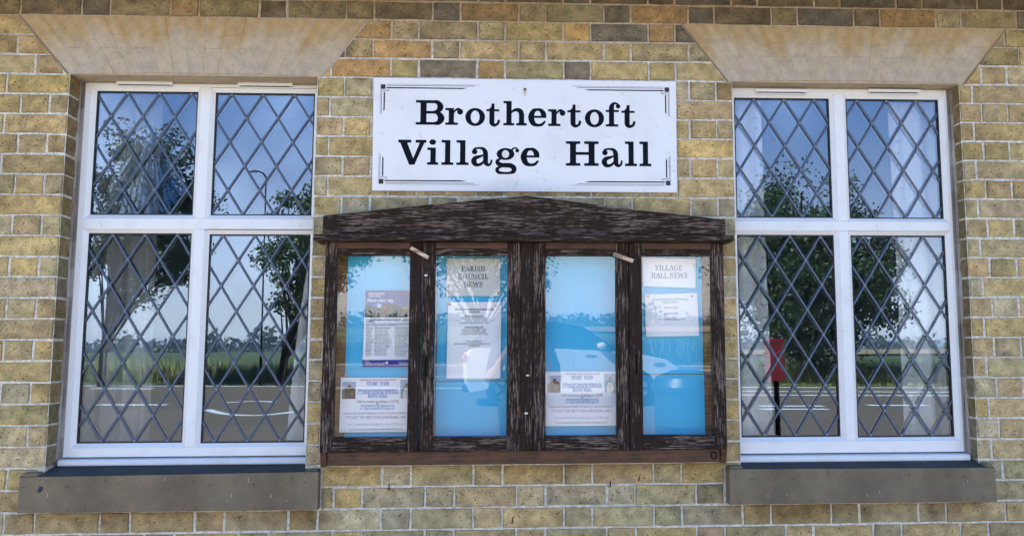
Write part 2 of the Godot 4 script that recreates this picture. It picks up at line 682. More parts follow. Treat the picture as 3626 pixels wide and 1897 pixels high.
func brick_mesh(poly: PackedVector2Array, col: Color, depth: float, busy: float, loose := false) -> Mb:
	var b := Mb.new()
	if Geometry2D.is_polygon_clockwise(poly):
		poly.reverse()
	var ring := PackedVector2Array()
	for k in poly.size():
		var p := poly[k]
		var q := poly[(k + 1) % poly.size()]
		var len := p.distance_to(q)
		var m := 1 if loose or len < 0.05 else (2 if len < 0.13 else 3)
		for s in m:
			var jit := 0.0016 if not loose else 0.0008
			ring.append(p.lerp(q, float(s) / m) + Vector2(rng.randf_range(-jit, jit), rng.randf_range(-jit, jit)))
	var mid := Vector2.ZERO
	for p in ring:
		mid += p
	mid /= ring.size()
	var z := rng.randf_range(0.0004, 0.003)
	var tx := rng.randf_range(-0.006, 0.006)
	var ty := rng.randf_range(-0.012, 0.012)
	var n := ring.size()
	var band := rng.randf_range(-0.1, 0.1)
	var blot := mid + Vector2(rng.randf_range(-0.09, 0.09), rng.randf_range(-0.04, 0.04))
	var blot_col := col.lerp([Color(0.20, 0.15, 0.09), Color(0.62, 0.33, 0.13), Color(0.52, 0.47, 0.30), Color(0.30, 0.24, 0.14)][rng.randi() % 4], rng.randf_range(0.05, 0.45))
	var c0 := b.vert(Vector3(mid.x, mid.y, z + 0.0006), Vector3(0, 0, 1), stained(shade(col, rng.randf_range(0.95, 1.08)), mid.x, mid.y))
	var inner := []
	var rim := []
	for k in n:
		var p := ring[k]
		var e := (mid - p).normalized() * 0.0045
		var zi := z + tx * (p.x - mid.x) + ty * (p.y - mid.y)
		var f := rng.randf_range(1.0 - busy, 1.0 + busy * 0.6)
		if absf(p.x - mid.x - band) < 0.03:
			f *= 1.0 - 0.8 * busy
		var cb := blot_col.lerp(col, smoothstep(0.02, 0.085, p.distance_to(blot)))
		inner.append(b.vert(Vector3(p.x + e.x, p.y + e.y, zi), Vector3(0, 0, 1), stained(shade(cb, f), p.x, p.y)))
		var o := Vector3(-e.x, -e.y, 0.0).normalized()
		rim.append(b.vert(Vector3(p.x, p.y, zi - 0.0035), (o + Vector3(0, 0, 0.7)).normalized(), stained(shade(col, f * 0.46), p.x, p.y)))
	for k in n:
		var k2 := (k + 1) % n
		b.tri(c0, inner[k], inner[k2])
		b.tri(rim[k], rim[k2], inner[k2])
		b.tri(rim[k], inner[k2], inner[k])
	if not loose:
		var dirt_and_shade := shade(col, 0.5)  # sides painted darker, standing in for the shade inside the window reveals
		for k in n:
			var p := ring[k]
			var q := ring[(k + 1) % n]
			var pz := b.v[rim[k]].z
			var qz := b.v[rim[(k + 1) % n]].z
			b.quad(Vector3(p.x, p.y, -depth), Vector3(q.x, q.y, -depth), Vector3(q.x, q.y, qz), Vector3(p.x, p.y, pz), dirt_and_shade)
	return b


func shade(c: Color, f: float) -> Color:
	return Color(minf(c.r * f, 1.0), minf(c.g * f, 1.0), minf(c.b * f, 1.0))


func build_wall() -> void:
	wall_stain.seed = 77
	wall_stain.frequency = 0.022
	wall_stain.fractal_octaves = 3
	hall = thing("village_hall", "yellow stock brick village hall front with two leaded white windows", "building", Vector3(0, 0, 0))
	# mortar: one sheet 2 mm back from the brick faces, with the two window openings left out
	var b := Mb.new()
	var xs := [-4.6, -3.4, LW[0] + 0.002, LW[1] - 0.002, RW[0] + 0.002, RW[1] - 0.002, 3.8, 5.0]
	var ys := [0.0, 1.045, 2.556, 3.06]
	var mort := Color(0.96, 0.88, 0.74)
	for iy in 3:
		for ix in 7:
			if iy == 1 and (ix == 2 or ix == 4):
				continue
			var nx := int(ceil((xs[ix + 1] - xs[ix]) / 0.16))
			var ny := int(ceil((ys[iy + 1] - ys[iy]) / 0.0785))
			for u in nx:
				for w in ny:
					var x0: float = lerpf(xs[ix], xs[ix + 1], float(u) / nx)
					var x1: float = lerpf(xs[ix], xs[ix + 1], float(u + 1) / nx)
					var y0: float = lerpf(ys[iy], ys[iy + 1], float(w) / ny)
					var y1: float = lerpf(ys[iy], ys[iy + 1], float(w + 1) / ny)
					var q := [Vector3(x0, y0, -0.0014), Vector3(x1, y0, -0.0014), Vector3(x1, y1, -0.0014), Vector3(x0, y1, -0.0014)]
					var id := []
					for p in q:
						# the old pointing high on the wall is stained brown
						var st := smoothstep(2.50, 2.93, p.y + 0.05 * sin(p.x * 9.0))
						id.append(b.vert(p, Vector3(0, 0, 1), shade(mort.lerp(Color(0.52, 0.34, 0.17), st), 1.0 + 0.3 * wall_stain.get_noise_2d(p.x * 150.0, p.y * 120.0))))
					b.tri(id[0], id[1], id[2])
					b.tri(id[0], id[2], id[3])
	# mortar of the four jambs
	for o in [LW, RW]:
		for s in 2:
			var x: float = o[s] + (-0.002 if s == 0 else 0.002)
			var f := 1.0 if s == 0 else -1.0
			var p0 := Vector3(x, 1.045, -0.0014)
			var p1 := Vector3(x, 1.045, -0.104)
			var h := Vector3(0, 2.556 - 1.045, 0)
			if s == 0:
				b.quad(p0, p1, p1 + h, p0 + h, mort)
			else:
				b.quad(p1, p0, p0 + h, p1 + h, mort)
	front = part("front_wall", b, M.lime_mortar, hall, true)
	lay_bricks()
	# wall behind the facing, plastered towards the room
	b = Mb.new()
	for q in [[-4.6, LW[0] - 0.03, 0.0, 3.06], [LW[1] + 0.03, RW[0] - 0.03, 0.0, 3.06], [RW[1] + 0.03, 5.0, 0.0, 3.06], [LW[0] - 0.03, LW[1] + 0.03, 0.0, 1.03], [RW[0] - 0.03, RW[1] + 0.03, 0.0, 1.03], [LW[0] - 0.03, LW[1] + 0.03, 2.60, 3.06], [RW[0] - 0.03, RW[1] + 0.03, 2.60, 3.06]]:
		b.box(Vector3(q[0], q[2], -0.36), Vector3(q[1], q[3], -0.105))
	part("inner_wall", b, M.plaster, hall, true)
	b = Mb.new()
	b.box(Vector3(-4.6, 0, -7.3), Vector3(5.0, 3.06, -7.0))
	b.box(Vector3(-4.6, 0, -7.0), Vector3(-4.3, 3.06, -0.36))
	b.box(Vector3(4.7, 0, -7.0), Vector3(5.0, 3.06, -0.36))
	part("end_wall", b, M.plaster, hall)
	b = Mb.new()
	b.box(Vector3(-4.3, 0.0, -7.0), Vector3(4.7, 0.12, -0.36))
	part("floor", b, M.interior_floor, hall)
	b = Mb.new()
	b.box(Vector3(-4.3, 2.96, -7.0), Vector3(4.7, 3.06, -0.36))
	part("ceiling", b, M.plaster, hall)
	# roof: two slopes, a boarded eaves with a gutter
	b = Mb.new()
	for s in [[0.42, -3.65], [-7.72, -3.65]]:
		var e := Vector3(0, 3.16, s[0])
		var r := Vector3(0, 5.9, s[1])
		var t := Vector3(0, 0.14, 0)
		var l := Vector3(-5.0, 0, 0)
		var g := Vector3(5.4, 0, 0)
		var mid := (e + r) * 0.5 + t * 0.5
		b.outq(e + l + t, e + g + t, r + g + t, r + l + t, mid)
		b.outq(e + l, e + g, r + g, r + l, mid)
		b.outq(e + l, e + l + t, r + l + t, r + l, mid)
		b.outq(e + g, e + g + t, r + g + t, r + g, mid)
		b.outq(e + l, e + g, e + g + t, e + l + t, mid)
	var rm := mat("roof_slate", lin(0.09, 0.09, 0.10), 0.7)
	part("roof", b, rm, hall)
	var gb := Mb.new()
	for x in [-4.6, 4.7]:
		var g0 := [Vector3(x, 3.06, 0.0), Vector3(x, 5.85, -3.65), Vector3(x, 3.06, -7.3)]
		var dx := Vector3(0.3, 0, 0)
		gb.tri3(g0[0] + dx, g0[2] + dx, g0[1] + dx)
		gb.tri3(g0[0], g0[1], g0[2])
	part("gable", gb, M.plaster, hall)
	b = Mb.new()
	b.box(Vector3(-4.9, 3.062, -0.10), Vector3(5.3, 3.085, 0.36))
	b.box(Vector3(-4.9, 3.062, 0.36), Vector3(5.3, 3.26, 0.385), 0.003)
	part("eaves_board", b, M.dark_brown_wood, hall)


func lay_bricks() -> void:
	var list := []
	var blocks := []
	for f in flat_arch:
		var g := PackedVector2Array(f)
		g[0] += Vector2(-0.010, 0.004)
		g[1] += Vector2(-0.010, -0.001)
		g[2] += Vector2(0.010, -0.001)
		g[3] += Vector2(0.010, 0.004)
		blocks.append(g)
	for o in [LW, RW]:
		blocks.append(PackedVector2Array([Vector2(o[0], 1.0), Vector2(o[1], 1.0), Vector2(o[1], 2.60), Vector2(o[0], 2.60)]))
	for o in sill_x:
		blocks.append(PackedVector2Array([Vector2(o[0] - 0.006, 0.908), Vector2(o[1] + 0.006, 0.908), Vector2(o[1] + 0.006, 1.056), Vector2(o[0] - 0.006, 1.056)]))
	for r in range(-4, 36):
		var y1 := TOP_JOINT - COURSE * r - 0.0037
		var y0 := TOP_JOINT - COURSE * (r + 1) + 0.0037
		y1 = minf(y1, 3.055)
		if y1 - y0 < 0.02:
			continue
		var odd := absi(r) % 2 == 1
		var P := 0.3411
		# [start, end, phase]; beside the windows the bond starts afresh from each jamb
		var runs := [[-4.6, 5.0, -0.4556 if odd else -0.385]]
		if r >= 3 and r <= 21:
			runs = [[-4.6, LW[0], LW[0] - 0.233 if odd else LW[0] - 0.177], [LW[1], RW[0], -0.4556 if odd else -0.385], [RW[1], 5.0, 1.961 if odd else 2.104]]
		for q in runs:
			var k0 := int(floor((q[0] - q[2]) / P)) - 1
			var x: float = q[2] + k0 * P
			var k := k0
			while x < q[1]:
				for part_i in 2:
					var stretcher: bool = (part_i == 0) == odd
					if r >= 3 and r <= 21 and q[0] == RW[1]:
						stretcher = part_i == 0
					var l := 0.233 if stretcher else 0.1081
					var a := maxf(x, q[0])
					var e := minf(x + l, q[1])
					if r >= 3 and r <= 21 and q[0] == RW[1] and not odd and k == -1 and part_i == 0:
						a = maxf(a, q[0])
					if e - a > 0.022:
						var tone := ""
						if known.has(r) and q[2] < 0.0 and q[2] > -0.5:
							var ki := k * 2 + part_i
							if ki >= 0 and ki < known[r].length():
								tone = known[r][ki]
						if r == 2 and absf(a - (-0.618)) < 0.03:
							tone = "o"
						var jl: float = 0.0 if absf(a - q[0]) < 0.001 and q[0] > -4.0 else 0.0036
						var jr: float = 0.0 if absf(e - q[1]) < 0.001 and q[1] < 4.0 else 0.0036
						list.append([r, a + jl, e - jr, y0, y1, tone, stretcher, jl == 0.0 or jr == 0.0])
					x += l
				k += 1
	var near := []
	var far := []
	for it in list:
		var rect := PackedVector2Array([Vector2(it[1], it[3]), Vector2(it[2], it[3]), Vector2(it[2], it[4]), Vector2(it[1], it[4])])
		# what the notice board and the sign cover is left out
		if it[1] > -0.56 and it[2] < 0.85 and it[3] > 1.125 and it[4] < 1.93:
			continue
		if it[1] > -0.42 and it[2] < 0.71 and it[3] > 2.13 and it[4] < 2.52:
			continue
		var pieces := [rect]
		for g in blocks:
			var nxt := []
			for p in pieces:
				for c in Geometry2D.clip_polygons(p, g):
					if not Geometry2D.is_polygon_clockwise(c):
						nxt.append(c)
			pieces = nxt
		for p in pieces:
			var lo: Vector2 = p[0]
			var hi: Vector2 = p[0]
			for c in p:
				lo = lo.min(c)
				hi = hi.max(c)
			if (hi.x - lo.x) < 0.016 or (hi.y - lo.y) < 0.014:
				continue
			var mid := (lo + hi) * 0.5
			var vx := maxf(maxf(-1.93 - mid.x, mid.x - 2.23), 0.0)
			var vy := maxf(maxf(0.74 - mid.y, mid.y - 2.95), 0.0)
			var entry := [p, it, vx + vy + (0.0 if (hi - lo).x > 0.04 else 0.02), (hi - lo).x * (hi - lo).y]
			if vx + vy < 0.12:
				near.append(entry)
			else:
				far.append(entry)
	near.sort_custom(func(u, w): return u[2] - u[3] * 3.0 < w[2] - w[3] * 3.0)
	var rest := Mb.new()
	var cnt := 0
	for e in near:
		var it = e[1]
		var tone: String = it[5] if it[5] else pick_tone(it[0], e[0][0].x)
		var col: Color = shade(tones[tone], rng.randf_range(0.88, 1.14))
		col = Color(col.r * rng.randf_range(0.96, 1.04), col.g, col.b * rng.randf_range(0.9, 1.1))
		# bricks blend to dark brown towards the top of the wall
		var top_darkening := smoothstep(2.72, 2.93, it[4]) * 0.62
		col = col.lerp(Color(0.10, 0.068, 0.036), top_darkening)
		# some bricks are scorched or stained over one end
		var busy: float = {"m": 0.30, "l": 0.22, "d": 0.30, "g": 0.18}.get(tone, 0.12)
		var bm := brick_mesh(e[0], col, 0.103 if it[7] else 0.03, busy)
		if cnt < 300:
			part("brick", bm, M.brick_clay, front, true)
		else:
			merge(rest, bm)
		cnt += 1
	for e in far:
		var tone := pick_tone(e[1][0], e[0][0].x)
		merge(rest, brick_mesh(e[0], shade(tones[tone], rng.randf_range(0.88, 1.12)), 0.01, 0.15, true))
	part("outer_bricks", rest, M.brick_clay, front, true, "stuff")
	print("bricks near ", near.size(), " far ", far.size())


func merge(a: Mb, b: Mb) -> void:
	var o := a.v.size()
	a.v.append_array(b.v)
	a.n.append_array(b.n)
	a.c.append_array(b.c)
	a.t.append_array(b.t)
	for k in b.i:
		a.i.append(k + o)


# flat arch of thin rubbed bricks, each cut to its taper and scored across at two heights
func build_arch(which: int) -> void:
	var f: PackedVector2Array = flat_arch[which]
	var holder := Mb.new()
	# backing behind the joints
	holder.prism(PackedVector2Array([f[1], f[2], f[3], f[0]]), -0.10, -0.0012, Color(0.58, 0.46, 0.32))
	var arch := part("flat_arch", holder, M.rubbed_brick, hall, true)
	var N := 17
	var camber := func(x: float) -> float:
		var u: float = (x - f[1].x) / (f[2].x - f[1].x)
		return 0.010 * 4.0 * u * (1.0 - u)
	for k in N:
		var split := 0.33 if k % 2 == 0 else 0.56
		for h in 2:
			var t0 := 0.0 if h == 0 else split
			var t1 := split if h == 0 else 1.0
			var b := Mb.new()
			var nx := 3
			var ny := 4 if h == 1 else 3
			var g := 0.0003
			var ids := []
			var zz := 0.0012 + rng.randf_range(0.0, 0.0006)
			var tint := rng.randf_range(0.96, 1.04)
			for iy in ny + 1:
				var row := []
				for ix in nx + 1:
					var t := lerpf(t0, t1, float(iy) / ny)      # 0 at the top
					var uu := (k + float(ix) / nx) / N
					var top := f[0].lerp(f[3], uu)
					var bot := f[1].lerp(f[2], uu)
					bot.y += camber.call(bot.x)
					var p := top.lerp(bot, t)
					if ix == 0:
						p.x += g
					if ix == nx:
						p.x -= g
					if iy == 0:
						p.y -= g
					if iy == ny and h == 0:
						p.y += g
					# rust-orange water stain that hangs down from the top in uneven tongues
					var tongue := 0.40 + 0.13 * sin(uu * 23.0 + which * 2.0) + 0.09 * sin(uu * 51.0 + 1.0) + 0.05 * sin(uu * 97.0)
					var st := 1.0 - smoothstep(tongue - 0.22, tongue + 0.16, t)
					var clean := Color(0.60, 0.49, 0.35)
					var rusty := Color(0.53, 0.345, 0.14)
					var c := clean.lerp(rusty, clampf(st * (0.75 + 0.25 * sin(uu * 140.0)), 0.0, 1.0))
					if t > 0.6:
						c = c.lerp(Color(0.56, 0.48, 0.42), (t - 0.6) * 1.2 * (0.5 + 0.5 * sin(uu * 31.0 + t * 6.0)))
					row.append(b.vert(Vector3(p.x, p.y, zz), Vector3(0, 0, 1), shade(c, tint)))
				ids.append(row)
			for iy in ny:
				for ix in nx:
					b.tri(ids[iy + 1][ix], ids[iy + 1][ix + 1], ids[iy][ix + 1])
					b.tri(ids[iy + 1][ix], ids[iy][ix + 1], ids[iy][ix])
			# edges, and for the lower piece the soffit
			for e in [[0, 0, 1], [0, nx, 1]]:
				for iy in ny:
					var p: Vector3 = b.v[ids[iy][e[1]]]
					var q: Vector3 = b.v[ids[iy + 1][e[1]]]
					var d := Vector3(0, 0, -0.012)
					if e[1] == 0:
						b.quad(q + d, q, p, p + d, shade(b.c[ids[iy][0]], 0.9))
					else:
						b.quad(q, q + d, p + d, p, shade(b.c[ids[iy][nx]], 0.9))
			for ix in nx:
				var p: Vector3 = b.v[ids[ny][ix]]
				var q: Vector3 = b.v[ids[ny][ix + 1]]
				var d := Vector3(0, 0, -0.0992 if h == 1 else -0.01)
				b.quad(p + d, q + d, q, p, Color(0.66, 0.37, 0.14) if h == 1 else Color(0.4, 0.25, 0.12))
			part("arch_brick", b, M.rubbed_brick, arch, true)
	# mastic along the two slanting joints
	b_strip(arch, f[0], f[1], which)
	b_strip(arch, f[3], f[2], which)


func b_strip(parent: Node3D, p: Vector2, q: Vector2, which: int) -> void:
	var b := Mb.new()
	var d := (q - p).normalized()
	var nrm := Vector2(-d.y, d.x) * 0.005
	var last := []
	for k in 13:
		var c := p.lerp(q, k / 12.0) + Vector2(rng.randf_range(-0.001, 0.001), 0) + (Vector2(-0.004, 0) if q.x > p.x else Vector2(0.004, 0))
		var w := nrm * rng.randf_range(0.6, 1.2)
		var now := [Vector3(c.x - absf(w.x), c.y - w.y * signf(w.x), 0.0004), Vector3(c.x, c.y, 0.0026), Vector3(c.x + absf(w.x), c.y + w.y * signf(w.x), 0.0004)]
		if last.size():
			var col := Color(0.33, 0.25, 0.17) if which == 0 and q.x > p.x or which == 1 else Color(0.58, 0.50, 0.40)
			b.quad(now[0], now[1], last[1], last[0], col)
			b.quad(now[1], now[2], last[2], last[1], col)
		last = now
	part("joint_filler", b, M.plain_render, parent, true)


func build_sill(which: int) -> void:
	var x0: float = sill_x[which][0]
	var x1: float = sill_x[which][1]
	var o: Array = [LW, RW][which]
	var zb := -0.085 if which == 0 else -0.06
	var zf := 0.045
	var b := Mb.new()
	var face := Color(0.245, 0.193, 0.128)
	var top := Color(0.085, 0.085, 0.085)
	var n := 12
	var bot := 0.9125
	var dy := [[1.041, 1.050], [1.044, 1.040]][which] as Array
	for k in n:
		var u0 := float(k) / n
		var u1 := float(k + 1) / n
		var xa := lerpf(x0, x1, u0)
		var xb := lerpf(x0, x1, u1)
		var ya := lerpf(dy[0], dy[1], u0)
		var yb := lerpf(dy[0], dy[1], u1)
		var fa := 1.0 + 0.14 * sin(k * 1.7 + which)
		var fb := 1.0 + 0.14 * sin((k + 1) * 1.7 + which)
		var r := 0.006
		# rounded arris between face and weathering
		var prof := [Vector2(zf - 0.004, bot), Vector2(zf, bot + 0.006), Vector2(zf, 0.0 - r), Vector2(zf - 0.3 * r, -0.3 * r), Vector2(zf - r, 0.0)]
		for j in 4:
			var pa: Vector2 = prof[j]
			var pb: Vector2 = prof[j + 1]
			var y1a := pa.y if pa.y > 0.5 else ya + pa.y
			var y1b := pb.y if pb.y > 0.5 else ya + pb.y
			var y2a := pa.y if pa.y > 0.5 else yb + pa.y
			var y2b := pb.y if pb.y > 0.5 else yb + pb.y
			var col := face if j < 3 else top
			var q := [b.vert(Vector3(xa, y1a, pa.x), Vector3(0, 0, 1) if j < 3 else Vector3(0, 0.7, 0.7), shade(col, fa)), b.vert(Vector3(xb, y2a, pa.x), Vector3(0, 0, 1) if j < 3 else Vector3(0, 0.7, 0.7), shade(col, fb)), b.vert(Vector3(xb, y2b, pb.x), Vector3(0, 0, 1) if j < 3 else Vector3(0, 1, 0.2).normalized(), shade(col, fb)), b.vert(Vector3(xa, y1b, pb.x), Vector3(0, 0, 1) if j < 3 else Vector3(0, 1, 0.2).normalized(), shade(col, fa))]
			b.tri(q[0], q[1], q[2])
			b.tri(q[0], q[2], q[3])
		b.quad(Vector3(xa, ya, zf - r), Vector3(xb, yb, zf - r), Vector3(xb, 1.064, zb), Vector3(xa, 1.064, zb), shade(top, 0.9 + 0.2 * rng.randf()))
		b.quad(Vector3(xa, bot, -0.05), Vector3(xb, bot, -0.05), Vector3(xb, bot, zf - 0.004), Vector3(xa, bot, zf - 0.004), face)
	b.quad(Vector3(x0, bot, -0.05), Vector3(x0, bot, zf), Vector3(x0, dy[0] - 0.003, zf), Vector3(x0, 1.05, -0.05), face)
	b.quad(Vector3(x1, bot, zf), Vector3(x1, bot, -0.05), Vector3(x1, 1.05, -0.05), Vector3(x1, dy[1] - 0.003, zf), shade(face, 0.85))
	var s := part("window_sill", b, M.sill_stone, hall, true)
	# raised seats under the jambs
	b = Mb.new()
	b.box(Vector3(x0 + 0.002, 1.03, -0.04), Vector3(o[0] - 0.002, 1.054, 0.030 + 0.008), 0.006, face)
	b.box(Vector3(o[1] + 0.002, 1.03, -0.04), Vector3(x1 - 0.002, 1.054, 0.030 + 0.008), 0.006, face)
	part("sill_stool", b, M.sill_stone, s, true)
	# splashes and a scar on the stone
	b = Mb.new()
	for k in 7:
		var x := rng.randf_range(x0 + 0.1, x1 - 0.1)
		var y := rng.randf_range(bot + 0.01, bot + 0.11)
		b.box(Vector3(x, y, zf - 0.001), Vector3(x + 0.0022, y + rng.randf_range(0.004, 0.016), zf + 0.0006), 0.0005, Color(0.55, 0.52, 0.48))
	part("bird_lime", b, M.plain_render, s, true, "stuff")
	if which == 0:
		b = Mb.new()
		var poly := PackedVector2Array()
		for k in 11:
			var a := TAU * k / 11
			var rr := 0.011 * rng.randf_range(0.65, 1.1)
			poly.append(Vector2(-1.605 + cos(a) * rr * 0.9 + sin(a) * 0.004, 0.996 + sin(a) * rr * 1.35))
		b.prism(poly, zf - 0.002, zf + 0.0008, Color(0.06, 0.06, 0.085))
		part("dark_scar", b, M.sill_stone, s, true)


# pane rectangles [x0, x1, y0, y1, where the first lead node of the top edge lies, rows of half diamonds]
var lights := [
	[[-1.556, -1.160, 2.022, 2.521, 0.118, 5], [-1.091, -0.697, 2.022, 2.519, 0.061, 5], [-1.556, -1.160, 1.142, 1.950, 0.090, 8], [-1.091, -0.697, 1.139, 1.947, 0.051, 8]],
	[[1.003, 1.399, 2.016, 2.512, 0.085, 5], [1.468, 1.859, 2.014, 2.512, 0.049, 5], [1.003, 1.399, 1.147, 1.947, 0.093, 8], [1.468, 1.859, 1.143, 1.946, 0.053, 8]]]


func build_window(which: int) -> void:
	var o: Array = [LW, RW][which]
	var L: Array = lights[which]
	var zf: float = [-0.083, -0.055][which]
	var zg := zf - 0.017
	var xl: float = [-1.597, 0.962][which]
	var xr: float = [-0.656, 1.888][which]
	var top: float = [2.5495, 2.5485][which]
	var bot: float = [1.092, 1.086][which]
	var cill: float = [1.063, 1.056][which]
	var wp := M.white_plastic as Material
	# a window is one part of the hall; its sealed edge is the part's own mesh
	var b := Mb.new()
	var sealc := Color(0.40, 0.34, 0.29)
	var ny := 14
	for s in 2:
		var xj: float = o[s]
		var xf: float = [xl, xr][s]
		for k in ny:
			var ya := lerpf(cill, top + 0.004, float(k) / ny)
			var yb := lerpf(cill, top + 0.004, float(k + 1) / ny)
			var ja := 0.004 * sin(k * 2.3 + s)
			var jb := 0.004 * sin((k + 1) * 2.3 + s)
			var c := sealc.lerp(Color(0.62, 0.58, 0.54), 0.5 + 0.5 * sin(k * 1.3))
			if s == 0:
				b.quad(Vector3(xj, ya, zf - 0.012 + ja), Vector3(xf + 0.002, ya, zf - 0.002), Vector3(xf + 0.002, yb, zf - 0.002), Vector3(xj, yb, zf - 0.012 + jb), c)
				b.quad(Vector3(xj - 0.001, ya, zf + 0.006), Vector3(xj + 0.006 + ja * 0.3, ya, zf - 0.006), Vector3(xj + 0.006 + jb * 0.3, yb, zf - 0.006), Vector3(xj - 0.001, yb, zf + 0.006), shade(c, 0.8))
			else:
				b.quad(Vector3(xf - 0.002, ya, zf - 0.002), Vector3(xj, ya, zf - 0.012 + ja), Vector3(xj, yb, zf - 0.012 + jb), Vector3(xf - 0.002, yb, zf - 0.002), c)
				b.quad(Vector3(xj - 0.006 - ja * 0.3, ya, zf - 0.006), Vector3(xj + 0.001, ya, zf + 0.006), Vector3(xj + 0.001, yb, zf + 0.006), Vector3(xj - 0.006 - jb * 0.3, yb, zf - 0.006), shade(c, 0.8))
	b.quad(Vector3(xl, top - 0.003, zf - 0.001), Vector3(xr, top - 0.003, zf - 0.001), Vector3(xr, top + 0.02, zf - 0.012), Vector3(xl, top + 0.02, zf - 0.012), Color(0.60, 0.52, 0.44))
	var win := part("window", b, M.plain_render, hall, true)
	var bead := 0.015
	var member := func(called: String, x0: float, x1: float, y0: float, y1: float, dz: float) -> void:
		var m := Mb.new()
		m.box(Vector3(x0, y0, zf - 0.06), Vector3(x1, y1, zf + dz), 0.0016)
		part(called, m, wp, win, true)
	var yt0: float = L[2][3] + bead
	var yt1: float = L[0][2] - bead
	member.call("frame_stile", xl, L[0][0] - bead, bot, top, 0.0)
	member.call("frame_stile", L[1][1] + bead, xr, bot, top, 0.0)
	member.call("frame_head", L[0][0] - bead + 0.0004, L[1][1] + bead - 0.0004, L[0][3] + bead, top, 0.0003)
	member.call("frame_rail", L[0][0] - bead + 0.0004, L[1][1] + bead - 0.0004, bot, L[2][2] - bead, 0.0003)
	member.call("transom", L[0][0] - bead + 0.0004, L[1][1] + bead - 0.0004, yt0, yt1, 0.0006)
	member.call("mullion", L[0][1] + bead, L[1][0] - bead, yt1 + 0.0004, L[0][3] + bead - 0.0004, 0.0002)
	member.call("mullion", L[2][1] + bead, L[3][0] - bead, L[2][2] - bead + 0.0004, yt0 - 0.0004, 0.0002)
	for q in L:
		var x0: float = q[0]
		var x1: float = q[1]
		var y0: float = q[2]
		var y1: float = q[3]
		# mitred glazing beads that slope back to the glass
		var out := [Vector3(x0 - bead, y0 - bead, zf - 0.0015), Vector3(x1 + bead, y0 - bead, zf - 0.0015), Vector3(x1 + bead, y1 + bead, zf - 0.0015), Vector3(x0 - bead, y1 + bead, zf - 0.0015)]
		var inn := [Vector3(x0, y0, zg + 0.004), Vector3(x1, y0, zg + 0.004), Vector3(x1, y1, zg + 0.004), Vector3(x0, y1, zg + 0.004)]
		for k in 4:
			var m := Mb.new()
			var k2 := (k + 1) % 4
			var dirv: Vector3 = (out[k2] - out[k]).normalized() * 0.0004
			m.quad(out[k] + dirv, out[k2] - dirv, inn[k2] - dirv, inn[k] + dirv)
			var dn := Vector3(0, 0, -0.012)
			m.quad(inn[k], inn[k2], inn[k2] + dn, inn[k] + dn)
			part("glazing_bead", m, wp, win, true)
		# black gasket against the glass
		var gm := Mb.new()
		var g := 0.0048
		gm.box(Vector3(x0 - 0.001, y0, zg - 0.001), Vector3(x0 + g, y1, zg + 0.0030))
		gm.box(Vector3(x1 - g, y0, zg - 0.001), Vector3(x1 + 0.001, y1, zg + 0.0030))
		gm.box(Vector3(x0 + g, y1 - g, zg - 0.001), Vector3(x1 - g, y1 + 0.001, zg + 0.0030))
		gm.box(Vector3(x0 + g, y0 - 0.001, zg - 0.001), Vector3(x1 - g, y0 + g, zg + 0.0030))
		part("gasket", gm, M.black_rubber, win, true)
		# sealed unit: two panes, the outer one with a reflective coating on its back
		var pm := Mb.new()
		pm.box(Vector3(x0, y0, zg - 0.004), Vector3(x1, y1, zg))
		part("pane", pm, M.window_glass, win, true)
		pm = Mb.new()
		pm.box(Vector3(x0, y0, zg - 0.026), Vector3(x1, y1, zg - 0.022))
		part("pane", pm, M.window_glass, win, true)
		pm = Mb.new()
		pm.quad(Vector3(x0, y0, zg - 0.0046), Vector3(x1, y0, zg - 0.0046), Vector3(x1, y1, zg - 0.0046), Vector3(x0, y1, zg - 0.0046))
		part("pane_coating", pm, M.reflective_coating, win, true)
		# spacer bars and sash depth that read as a dark edge behind the glass
		pm = Mb.new()
		for e in [[x0 - 0.004, x0 + 0.007, y0, y1], [x1 - 0.007, x1 + 0.004, y0, y1], [x0 + 0.007, x1 - 0.007, y0 - 0.004, y0 + 0.007], [x0 + 0.007, x1 - 0.007, y1 - 0.007, y1 + 0.004]]:
			pm.box(Vector3(e[0], e[2], zg - 0.0215), Vector3(e[1], e[3], zg - 0.0055))
		part("spacer", pm, M.black_rubber, win, true)
		lead_lattice(win, q, zg)
		solder(win, q, zg)
	# projecting white cill under the frame
	b = Mb.new()
	var cf := zf + (0.026 if which == 0 else 0.030)
	var pts := [Vector2(zf - 0.03, bot - 0.004), Vector2(cf - 0.006, bot - 0.007), Vector2(cf - 0.001, bot - 0.012), Vector2(cf, cill + 0.004), Vector2(cf - 0.003, cill), Vector2(zf - 0.03, cill)]
	for k in pts.size() - 1:
		b.quad(Vector3(xl - 0.004, pts[k + 1].y, pts[k + 1].x), Vector3(xr + 0.004, pts[k + 1].y, pts[k + 1].x), Vector3(xr + 0.004, pts[k].y, pts[k].x), Vector3(xl - 0.004, pts[k].y, pts[k].x))
	part("white_cill", b, wp, win, true)
	# trickle vents at the head
	for v in ([[-1.474, -1.254, 2.541], [-1.000, -0.782, 2.541]] if which == 0 else [[1.086, 1.303, 2.530], [1.553, 1.774, 2.534]]):
		b = Mb.new()
		b.box(Vector3(v[0], v[2], zf - 0.004), Vector3(v[1], v[2] + 0.013, zf + 0.014), 0.002)
		var tv := part("trickle_vent", b, wp, win, true)
		b = Mb.new()
		var nn := 22
		for k in nn:
			var xa := lerpf(v[0] + 0.012, v[1] - 0.012, float(k) / nn)
			b.box(Vector3(xa, v[2] - 0.0035, zf + 0.001), Vector3(xa + 0.006, v[2] - 0.0002, zf + 0.011))
		part("vent_grille", b, M.black_rubber, win, true)
		b = Mb.new()
